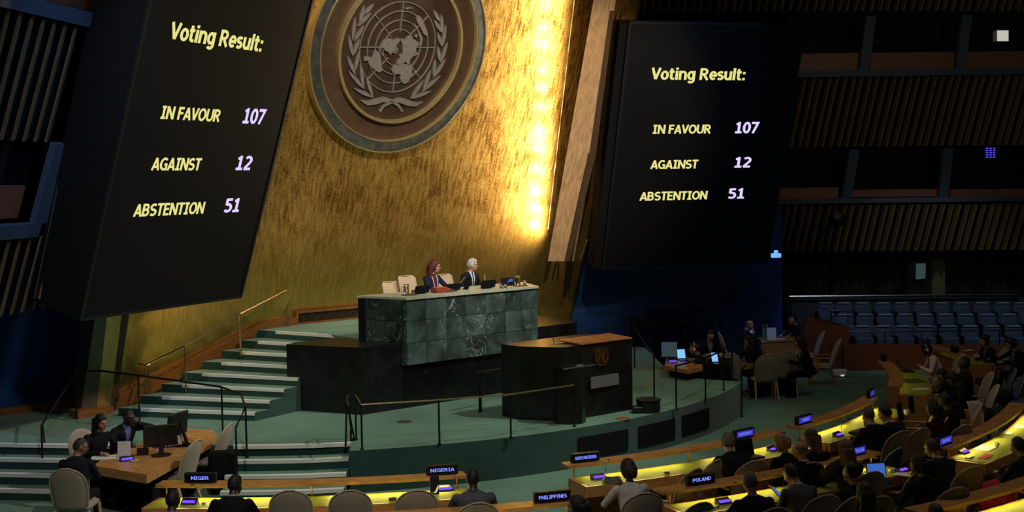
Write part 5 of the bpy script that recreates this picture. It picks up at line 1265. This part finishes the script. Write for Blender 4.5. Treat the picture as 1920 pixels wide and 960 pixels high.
for nm_,xs,_,d_,zz,yt in rows:
    for i,x in enumerate(xs):
        b=D(x,yt,d_); lbl='blue auditorium seat in the %s row, %s from the left end'%(nm_,['first','second','third','fourth','fifth','sixth','seventh','eighth','ninth','tenth','eleventh'][i])
        loc=(b.x,d_,b.z-.92)
        if aud is None: aud=aud_seat(); aud.location=loc; aud['label']=lbl; aud['group']='blue auditorium seats'
        else: o=dup(aud,loc,0,lbl,'blue auditorium seats')
t=thing('front_rail','thin rail with posts running in front of the lowest row of blue seats','railing',D(1590,650,31.6))
MB().tube([D(1590,622,31.6),D(1960,619,31.6)],.018,6).build('rail',M_['rail'],t,world=True)
for x in (1659,1728,1800,1874): MB().tube([D(x,621,31.6),D(x,648,31.6)],.014,6).build('post',M_['rail'],t,world=True)
t=thing('stair_rail','black handrail at the left end of the blue seats','railing',D(1560,610,31.5)); MB().tube([D(1530,572,31.8),D(1558,583,31.6),D(1590,582,31.6),D(1590,606,31.6)],.022,6).build('rail',M_['rail'],t,world=True); MB().tube([D(1558,583,31.6),D(1558,606,31.6)],.02,6).build('post',M_['rail'],t,world=True)
t=thing('floor_lamp_low','low white lamp on the floor left of the red brown wall','lamp',G(1574,708,0)); MB().rbox((0,0,.12),(.35,.15,.16),.03).build('housing',M_['white'],t); MB().ell((.05,-.08,.06),(.05,.02,.02),n=8,k=6).build('bulb',M_['paleglow'],t)
# ================================================================== ROSTRUM CHAIRS, PEOPLE AND ITEMS
def RT(px,py,tt):
    d=ray(px,py); P0=A(0,tt,0); k=(P0-EYE).dot(NB)/d.dot(NB); return EYE+d*k
DA=-NB
for x,y,tt,lb in ((752,530,1.75,'empty tan chair at the left end of the rostrum desk'),(782,519,1.65,'tan chair back showing left of the woman on the rostrum'),(852,516,1.65,'tan chair back showing left of the grey haired man on the rostrum')):
    p=RT(x,y,tt); chair('cream',p,face(p,d=DA),lb,z=p.z-1.0)
    pz=p.z-1.0
struct('floor.020',MB().prism([A(.7,1.05),A(4.5,1.05),A(4.5,2.5),A(.7,2.5)],ZR-.02,ZR+.01),M_['carpet'])
hp=RT(813,489,1.2); sit(0,0,'woman with dark red hair, glasses, navy jacket and white lanyard sitting at the rostrum desk',z=hp.z-1.33,pos=hp,dirv=DA*1+U*.2,lean=8,ch=None,skin=0,top=(.012,.014,.045),shirt=(.12,.02,.03),hair='longloose',hc=(.085,.012,.012),hyaw=38,glasses=True,female=True,lanyard=(.8,.8,.82),arms='desk',legs=True)
hp=RT(884,484,1.15); sit(0,0,'grey haired man with glasses in a dark suit and blue tie at the rostrum desk',z=hp.z-1.35,pos=hp,dirv=DA*1+U*.1,lean=8,ch=None,skin=0,top=(.010,.012,.020),shirt=(.62,.66,.78),tie=(.02,.035,.12),hair='grey_swept',hc=(.50,.50,.48),hyaw=42,glasses=True,arms='lap')
def onrost(s_,t_): p=A(s_,t_,2.686); return (p.x,p.y,2.686)
def RS(px,py): 
    d=ray(px,py); p=EYE+d*((2.686-H)/d.z); return (p.x,p.y,2.686)
M_['pitch']=mat('pale_glass_jug',(.55,.52,.42),.1,.3); 
for k,(x,y,lb) in enumerate(((762,553,'glass water jug on a tray at the left corner of the rostrum desk'),(971,536,'glass water jug at the right end of the rostrum desk'))):
    t=thing('water_jug',lb,'jug',RS(x,y)); MB().lathe([(.045,.012),(.052,.05),(.05,.16),(.055,.19),(.05,.185)],n=16).build('body',M_['glass'],t,smooth=True); MB().tube([(-.052,0,.15),(-.09,0,.14),(-.09,0,.07),(-.055,0,.05)],.008,6).build('handle',M_['glass'],t); MB().lathe([(.057,.185),(.057,.195)],n=16).build('rim',M_['steel'],t)
    tag(MB().lathe([(.14,0),(.15,.012),(.14,.012)],n=24).build('tray',M_['umber']),'round dark tray under the '+('left' if k==0 else 'right')+' water jug on the rostrum','tray'); C.objects[-1].location=RS(x+6,y)
for x,y,lb in ((775,553,'small drinking glass right of the left water jug'),(948,541,'drinking glass beside the monitor near the right end of the rostrum'),(940,541,'second drinking glass beside the rostrum monitor'),(984,535,'silver bowl at the right end of the rostrum desk')):
    t=MB().lathe([(.028,.0),(.034,.09),(.03,.088)],n=14).build('drinking_glass',M_['steel'] if 'bowl' in lb else M_['glass'],smooth=True); t.location=RS(x,y); tag(t,lb,'glass' if 'bowl' not in lb else 'bowl')
yaw=face(None,d=NB)   # monitor display faces the sitters
for (x,y,w,h,lb,sc_) in ((792,551,.34,.15,'low black monitor left of the red folders on the rostrum','screen'),(850,546,.36,.14,'low black monitor between the two people on the rostrum','screen'),(916,541,.36,.16,'low black monitor in front of the grey haired man','screen'),(877,543,.12,.26,'dark upright screen in front of the grey haired man','screen')):
    p=RS(x,y); t=thing('desk_monitor',lb,'monitor',p,AX+.0); MB().rbox((0,0,h/2+.01),(w,.03,h),.01,rot=Matrix.Rotation(.35,3,'X')).build('panel',M_['mblack'],t); MB().rbox((0,.06,.01),(w*.5,.12,.02),.005).build('foot',M_['mblack'],t)
p=RS(952,539); t=thing('desk_monitor','small tilted monitor with a blue glowing corner near the right end of the rostrum','monitor',p,AX-.5); MB().rbox((0,0,.11),(.26,.03,.17),.01,rot=Matrix.Rotation(-.5,3,'X')).build('panel',M_['mblack'],t); MB().slab([(-.02,-.05,.1),(.1,-.05,.12),(.1,-.0,.17),(.03,-.0,.16)],(0,-.01,0)).build('display',M_['lcdblue'],t)
p=RS(826,548); t=thing('document_box','red brown leather document box in front of the woman on the rostrum','box',p,AX); MB().rbox((0,0,.04),(.34,.2,.07),.01).build('body',mat('red_leather',(.30,.05,.02),.45),t); MB().rbox((0,.02,.085),(.3,.12,.025),.008).build('lid',mat('red_leather_lid',(.42,.09,.04),.4),t)
p=RS(843,547); t=thing('tray','small dark tray of silver pieces right of the red document box','tray',p,AX); MB().rbox((0,0,.012),(.24,.14,.024),.006).build('body',M_['umber'],t)
for dx in(-.06,0,.06): MB().lathe([(.02,.024),(.026,.05),(.015,.055)],c=(dx,0,0),n=10).build('silver_piece',M_['steel'],t)
t=thing('candle_post','short cream wooden gavel standing upright on the rostrum','gavel',RS(909,530)); MB().lathe([(.02,0),(.02,.03),(.011,.04),(.011,.15),(.014,.16)],n=12).build('shaft',M_['fabric2'],t)
m=MB().tube([(0,0,0),(.02,.02,.1),(.12,.05,.2),(.2,.07,.22)],.004,6); o=m.build('desk_microphone',M_['brass']); o.location=RS(860,541); tag(o,'thin gooseneck microphone between the two people on the rostrum','microphone')
# ================================================================== SEATED PEOPLE
BK=(.008,.009,.011); NV=(.010,.014,.028); GR=(.085,.088,.10); DB=(.02,.012,.008)
# left corner table
sit(144,820,'man with cropped hair and glasses looking down at a phone at the lower left',dirv=Vector((-.02,1,0)),lean=5,ch='side',chlabel='taupe chair of the man with the phone at the lower left corner',skin=1,top=(.012,.014,.02),hair='shaved',hc=(.03,.025,.02),hyaw=-62,hpitch=14,glasses=True,arms='phone')
sit(186,777,'woman with long dark hair in black seated behind the corner table',dirv=Vector((.7,-.65,0)),lean=12,ch='side',chlabel='dark chair back behind the long haired woman at the corner table',skin=1,top=BK,hair='long',hc=(.008,.006,.006),hyaw=10,female=True,arms='desk',ztop=1.32)
sit(237,765,'bald man in a dark suit and blue shirt resting his chin on his hand',dirv=Vector((.75,-.6,0)),lean=16,ch=None,skin=3,top=BK,shirt=(.12,.16,.42),hair='shaved',hc=(.012,.008,.006),hyaw=5,hpitch=4,arms='ear')
# phone in hand of the capped man
t=thing('phone','phone with a lit blue screen in the hand of the man at the lower left','phone',G(172,867,.88),.6); MB().rbox((0,0,0),(.075,.14,.01),.004,rot=Matrix.Rotation(-.7,3,'X')).build('body',M_['black'],t); MB().box(Vector((0,-.004,.006)),(.066,.125,.002),rot=Matrix.Rotation(-.7,3,'X')).build('display',M_['lcdblue'],t)
c1='C'
sit(322,917,'man seen from behind with shaved head at the NIGER desk',lean=14,skin=3,top=BK,hair='shaved',hc=(.01,.008,.007),shirt=(.3,.3,.33),chlabel='chair of the man seated at the NIGER desk')
sit(436,888,'man in a black suit leaning on the desk right of the NIGER sign',lean=22,skin=3,top=(.006,.006,.008),hair='short',hc=(.008,.007,.006),arms='desk',bulk=1.08,phones=False,ch=None,hyaw=-25,shirt=(.35,.35,.38))
sit(886,878,'man in a grey suit wearing a white earpiece behind the NIGERIA sign',lean=8,skin=3,top=GR,hair='shaved',hc=(.01,.008,.007),phones=False,shirt=(.05,.06,.09),bulk=1.1,chlabel='taupe chair of the man in grey at the NIGERIA desk')
for x,lb in ((541,'leftmost of the three empty dark chair backs along the bottom edge'),(650,'middle one of the three empty dark chair backs along the bottom edge'),(771,'right one of the three empty dark chair backs along the bottom edge')):
    p=G(x,930,.98); chair('armchair',p-Vector((0,-.38,0)),face(p,C1),lb)
sit(1178,862,'woman with dark bob hair in a white blouse at the NORTH MACEDONIA desk',lean=10,skin=0,top=(.62,.60,.58),hair='bob',hc=(.028,.011,.008),female=True,chlabel='taupe armchair of the woman in the white blouse')
for x,y,lb in ((1254,882,'empty taupe chair right of the woman in the white blouse'),(1292,866,'second empty taupe chair right of the woman in the white blouse')):
    p=G(x,y,.98); chair('armchair',p-(p-C1).normalized()*.0+ (C1-p).normalized()*.0+Vector((0,0,0)),face(p,C1)+.35,lb)
sit(1367,811,'man with curly grey hair in a black coat leaning over the first row desk',lean=20,skin=0,top=BK,hair='curly',hc=(.16,.13,.10),hyaw=-18,glasses=True,chlabel='taupe chair of the curly grey haired man',bulk=1.1)
sit(1470,813,'woman with shoulder length blond hair in black holding a phone',lean=14,skin=0,top=BK,hair='bob',hc=(.34,.17,.06),female=True,arms='phone',hpitch=12,hyaw=15,chlabel='taupe chair of the blond woman')
sit(1503,826,'man with thinning fair hair seen from behind the blond woman',lean=10,skin=0,top=BK,hair='balding',hc=(.16,.10,.07),shirt=(.7,.7,.7),hyaw=30,ch=None,pos=None)
sit(1524,806,'woman with long brown hair between the blond woman and the empty aisle chair',lean=14,skin=0,top=BK,hair='long',hc=(.07,.032,.018),female=True,hyaw=20,ch='armchair',chlabel='taupe chair of the long brown haired woman')
sit(1585,828,'woman with long wavy light brown hair in the row behind the first desk',lean=6,skin=0,top=BK,hair='longloose',hc=(.13,.07,.04),female=True,ch='armchair',chlabel='taupe chair of the woman with wavy light brown hair',hyaw=-10)
sit(1632,762,'man with grey hair in black holding his hand to his ear',lean=14,skin=0,top=(.007,.007,.01),hair='short',hc=(.11,.10,.09),arms='chin',hpitch=8,shirt=(.4,.4,.42),chlabel='taupe armchair of the man holding his ear',bulk=1.08)
sit(1667,758,'young man with dark hair reading beside the man holding his ear',lean=16,skin=0,top=NV,hair='short',hc=(.012,.009,.008),hyaw=20,hpitch=18,shirt=(.5,.5,.5),chlabel='taupe chair of the young man reading')
# second row
sit(1408,886,'man with short grey hair in a dark suit at the POLAND desk',lean=12,skin=0,top=(.012,.014,.02),hair='short',hc=(.13,.11,.09),shirt=(.3,.32,.38),chlabel='taupe chair of the man at the POLAND desk',bulk=1.08)
sit(1492,866,'man in a grey suit looking at his phone beside the POLAND desk man',lean=18,skin=0,top=(.10,.10,.10),hair='short',hc=(.03,.02,.015),shirt=(.7,.7,.75),arms='phone',hyaw=25,hpitch=20,chlabel='taupe chair of the man in the grey suit with the phone')
p=G(1455,922,.93); t=thing('phone','phone with a blue screen held by the man in the grey suit','phone',(p.x,p.y,.93),1.0); MB().rbox((0,0,0),(.075,.14,.01),.004,rot=Matrix.Rotation(.8,3,'X')).build('body',M_['black'],t); MB().box(Vector((0,-.005,.006)),(.066,.125,.002),rot=Matrix.Rotation(.8,3,'X')).build('display',M_['lcdblue'],t)
sit(1598,868,'man with dark hair in navy seen in profile behind the wavy haired woman',lean=6,skin=0,top=NV,hair='short',hc=(.02,.014,.010),hyaw=25,ch='armchair',chlabel='taupe chair of the dark haired man in navy')
sit(1622,906,'person with long dark hair at the bottom edge below the laptop',lean=8,skin=0,top=(.012,.012,.02),hair='longloose',hc=(.025,.015,.010),female=True,ch='armchair',chlabel='taupe chair of the person with long dark hair at the bottom edge',ztop=1.3)
sit(1727,853,'woman with dark hair in black typing on the open laptop',lean=14,skin=0,top=BK,hair='bob',hc=(.015,.010,.008),female=True,arms='type',hyaw=25,chlabel='taupe armchair of the woman typing on the laptop')
sit(1755,820,'man with short brown grey hair and glasses in a charcoal suit',lean=16,skin=0,top=(.018,.02,.028),hair='short',hc=(.07,.05,.035),shirt=(.4,.4,.42),glasses=True,hyaw=15,hpitch=15,chlabel='taupe armchair of the man in the charcoal suit',bulk=1.05)
for x,y,lb in ((1660,885,'empty taupe chair back in front of the laptop'),(1535,935,'low taupe chair back at the bottom edge right of the grey suit'),(1720,790,'taupe chair back above the blue sign behind the laptop'),(1712,760,'taupe chair back beside the cluster of people in black')):
    p=G(x,y,.98); chair('armchair',p,face(p,C1)+.3,lb)
sit(1755,946,'person whose dark hair just shows at the bottom edge right of the typing woman',lean=8,skin=0,top=BK,hair='short',hc=(.03,.02,.015),ztop=1.3,chlabel='chair of the person at the bottom edge right of the typing woman')
sit(1915,818,'man in navy with folded hands at the right edge desk',lean=20,skin=0,top=NV,hair='short',hc=(.012,.01,.008),arms='desk',chlabel='taupe armchair of the man in navy at the right edge')
sit(1087,930,'person with dark hair raising a hand at the bottom edge by the PHILIPPINES sign',lean=14,skin=1,top=BK,hair='bob',hc=(.02,.015,.012),arms='raise',dirv=Vector((-.8,.4,0)),female=True,chlabel='chair of the person at the PHILIPPINES sign')
p=G(1285,930,.86); chair('blue',p,face(p,C1),'pale blue chair back at the bottom edge behind the empty taupe chairs')
# far right group
LFT=Vector((-1,.1,0))
sit(1742,641,'woman with hair piled up, white headphones and a pale jacket typing',dirv=LFT,lean=18,skin=2,top=(.72,.58,.52),shirt=(.10,.09,.08),hair='updo',hc=(.008,.006,.005),female=True,phones=True,arms='type',hpitch=10,chlabel='taupe chair of the woman in the pale jacket')
sit(1805,670,'person in black with raised chin in the dark group at the right',dirv=LFT,lean=4,skin=2,top=BK,hair='short',hc=(.01,.008,.008),hpitch=-18,chlabel='taupe chair of the person with raised chin')
sit(1775,686,'person with bowed dark head and a dark hood in the dark group',dirv=Vector((-1,-.1,0)),lean=22,skin=1,top=(.006,.007,.009),hair='short',hc=(.008,.007,.007),hpitch=20,ch=None)
sit(1795,694,'person in a black coat bowing over the desk in the dark group',dirv=Vector((-1,.2,0)),lean=18,skin=2,top=BK,hair='curly',hc=(.01,.008,.008),hpitch=25,chlabel='taupe chair of the person in the black coat')
sit(1750,752,'person in dark red patterned clothes seen from behind the young man reading',lean=8,skin=1,top=(.05,.012,.012),hair='bob',hc=(.01,.008,.008),female=True,chlabel='taupe armchair of the person in dark red clothes')
sit(1774,738,'person in black beside the chair with the cream scarf',lean=8,skin=2,top=BK,hair='short',hc=(.008,.007,.007),ch=None)
p=G(1818,756,1.06); chair('armchair',p+Vector((-.25,.05,0)),face(p,d=Vector((-1,.35,0))),'chair draped with the cream scarf')
sit(1848,627,'woman with tied dark hair reading a sheet at the far right desk',dirv=Vector((-1,-.25,0)),lean=12,skin=0,top=BK,shirt=(.10,.10,.16),hair='bun',hc=(.02,.012,.009),female=True,hpitch=10,hyaw=10,arms='phone',chlabel='taupe chair of the woman reading a sheet')
sit(1900,631,'woman with dark hair writing at the far right desk',dirv=Vector((-1,-.15,0)),lean=18,skin=0,top=BK,shirt=(.25,.25,.28),hair='bob',hc=(.018,.010,.008),female=True,arms='reach',hpitch=14,chlabel='taupe chair of the woman writing')
paper(1868,675,'white papers in front of the woman writing',.5,.25,.1,.755); paper(1815,657,'white paper strip on the far right desk',.3,.12,.5,.755); o=paper(1752,727,'white papers on the desk below the woman in the pale jacket',.3,.2,.1); p=pol(11.42,-17.5); o.location=(p.x,p.y,.756)
rbx('folder','dark green desk pad below the woman in the pale jacket','folder',1740,716,.75,(.4,.45,.01),.1,'leather'); p=pol(11.32,-12.5); C.objects[-1].location=(p.x,p.y,.753)
p=pol(11.38,-6.2); laptop('laptop of the woman in the pale jacket seen from the side',(p.x,p.y,.757),math.radians(90),'dimglow',110,.32)
# scarf on chair
def drape(label,P0,wd,ht,m,lean_=.3,name='scarf',yaw=0.,seed=0):
    mb=MB(); vs=[];fs=[]; nx,nz=10,14; R_=Matrix.Rotation(yaw,3,'Z'); rnd=random.Random(seed); ph=rnd.uniform(0,6)
    for side in(0,1):
        for j in range(nz+1):
            q=j/nz
            for i in range(nx+1):
                x=(i/nx-.5)*wd*(1-.15*q); y=-.10*math.sin(min(1,q*2.2)*PI/2)-q*lean_*ht*.3+.018*math.sin(i*1.7+ph+q*2); z=ht*(1-q)+ (.04*math.sin(PI*min(1,q*4)/1) if q<.25 else 0)
                vs.append(P0+R_@Vector((x,y+side*.018,z)))
    N_=(nx+1)*(nz+1); w_=nx+1
    for j in range(nz):
        for i in range(nx):
            a=j*w_+i; fs.append((a,a+1,a+w_+1,a+w_)); fs.append((N_+a,N_+a+w_,N_+a+w_+1,N_+a+1))
        for i in(0,nx): a=j*w_+i; fs.append((a,a+w_,N_+a+w_,N_+a))
    for i in range(nx):
        for j in(0,nz): a=j*w_+i; fs.append((a,a+1,N_+a+1,N_+a))
    return tag(mb.add(vs,fs).build(name,m,smooth=True),label,name)
p=G(1822,752,1.1); drape('cream scarf draped over a chair back at the right',Vector((p.x+.02,p.y,.5)),.24,.6,M_['whitecloth'],yaw=.2,seed=2,lean_=.25)
# blue visitor chairs with coats on them, right
for k,(x,y,lb) in enumerate(((1868,698,'leftmost blue visitor chair in the sloping row at the right'),(1886,706,'second blue visitor chair in the sloping row at the right'),(1903,722,'third blue visitor chair in the sloping row at the right'),(1915,745,'nearest blue visitor chair of the sloping row by the right edge'))):
    p=G(x,y,.8); chair('blue',p,face(p,d=Vector((-1,.25,0))),lb)
for k,(x,y,lb,sz) in enumerate(((1848,722,'black coat lying on the leftmost blue visitor chair',(.20,.20,.09)),(1872,752,'dark coat heaped on the blue chairs at the right',(.28,.28,.13)),(1842,790,'black bag on the chair behind the cream scarf',(.2,.2,.14)))):
    p=G(x,y,.5); o=MB().ell((0,0,0),sz,n=24,k=14,fn=lambda d:1+.12*math.sin(d.x*9+k)*math.sin(d.y*8+2)+.07*math.sin(d.z*17+d.x*6)).build('coat' if k<2 else 'bag',M_['darkcloth'],smooth=True); o.location=(p.x,p.y,.48+sz[2]); tag(o,lb,'coat' if k<2 else 'bag')
for k,(x,y,lb) in enumerate(((1783,842,'pale blue chair top peeping over the ledge at the right, lowest one'),(1822,822,'pale blue chair top peeping over the ledge above the violet sign'),(1860,802,'pale blue chair top peeping over the ledge farther up'))):
    p=pol(12.25,[-46,-42.5,-39][k],0); chair('blue',p,face(p,C1),lb)
p=G(1830,930,.6); drape('red cloth lying over the chair at the bottom right',Vector((p.x,p.y,.55)),.8,.2,M_['redcloth'],yaw=.6,name='red_cloth',seed=5,lean_=4)
t=thing('printed_bag','orange printed bag on the second row desk beside the laptop','bag',G(1622,905,.76),.5); MB().rbox((0,0,.05),(.22,.12,.1),.03).build('body',M_['orange'],t); MB().tube([(-.06,0,.1),(0,0,.15),(.06,0,.1)],.006,6).build('handle',M_['umber'],t)
# right mid group
sit(1402,599,'bald man in a dark jacket at the second conference table',dirv=Vector((1,-.2,0)),lean=12,skin=0,top=(.016,.016,.018),hair='balding',hc=(.08,.07,.06),hpitch=10,ch=None)
sit(1407,629,'woman with dark hair in black resting her chin on her hand beside the bald man',dirv=Vector((-.3,1,0)),lean=10,skin=1,top=(.008,.012,.008),hair='longloose',hc=(.008,.006,.006),female=True,arms='chin',hyaw=70,ch=None)
sit(1331,617,'young man with dark hair in a suit and pale tie at the laptop counter',dirv=Vector((.2,-1,0)),lean=12,skin=0,top=BK,shirt=(.45,.42,.36),tie=(.2,.18,.15),hair='short',hc=(.008,.007,.006),hpitch=12,ch=None)
sit(1305,642,'dark haired person with white headphones at the small laptop table',dirv=Vector((-1,.2,0)),lean=14,skin=1,top=BK,hair='short',hc=(.01,.008,.008),phones=True,ch=None,arms='type')
sit(1489,589,'man with dark hair in an olive vest turning to look left behind the tables',dirv=Vector((-1,-.5,0)),lean=16,skin=0,top=(.02,.022,.018),hair='short',hc=(.012,.01,.008),arms='desk',ch=None)
sit(1501,630,'woman with dark hair and a lanyard in black at the conference table',dirv=Vector((-1,.1,0)),lean=14,skin=1,top=BK,hair='long',hc=(.008,.006,.006),female=True,lanyard=(.5,.5,.5),arms='desk',ch=None)
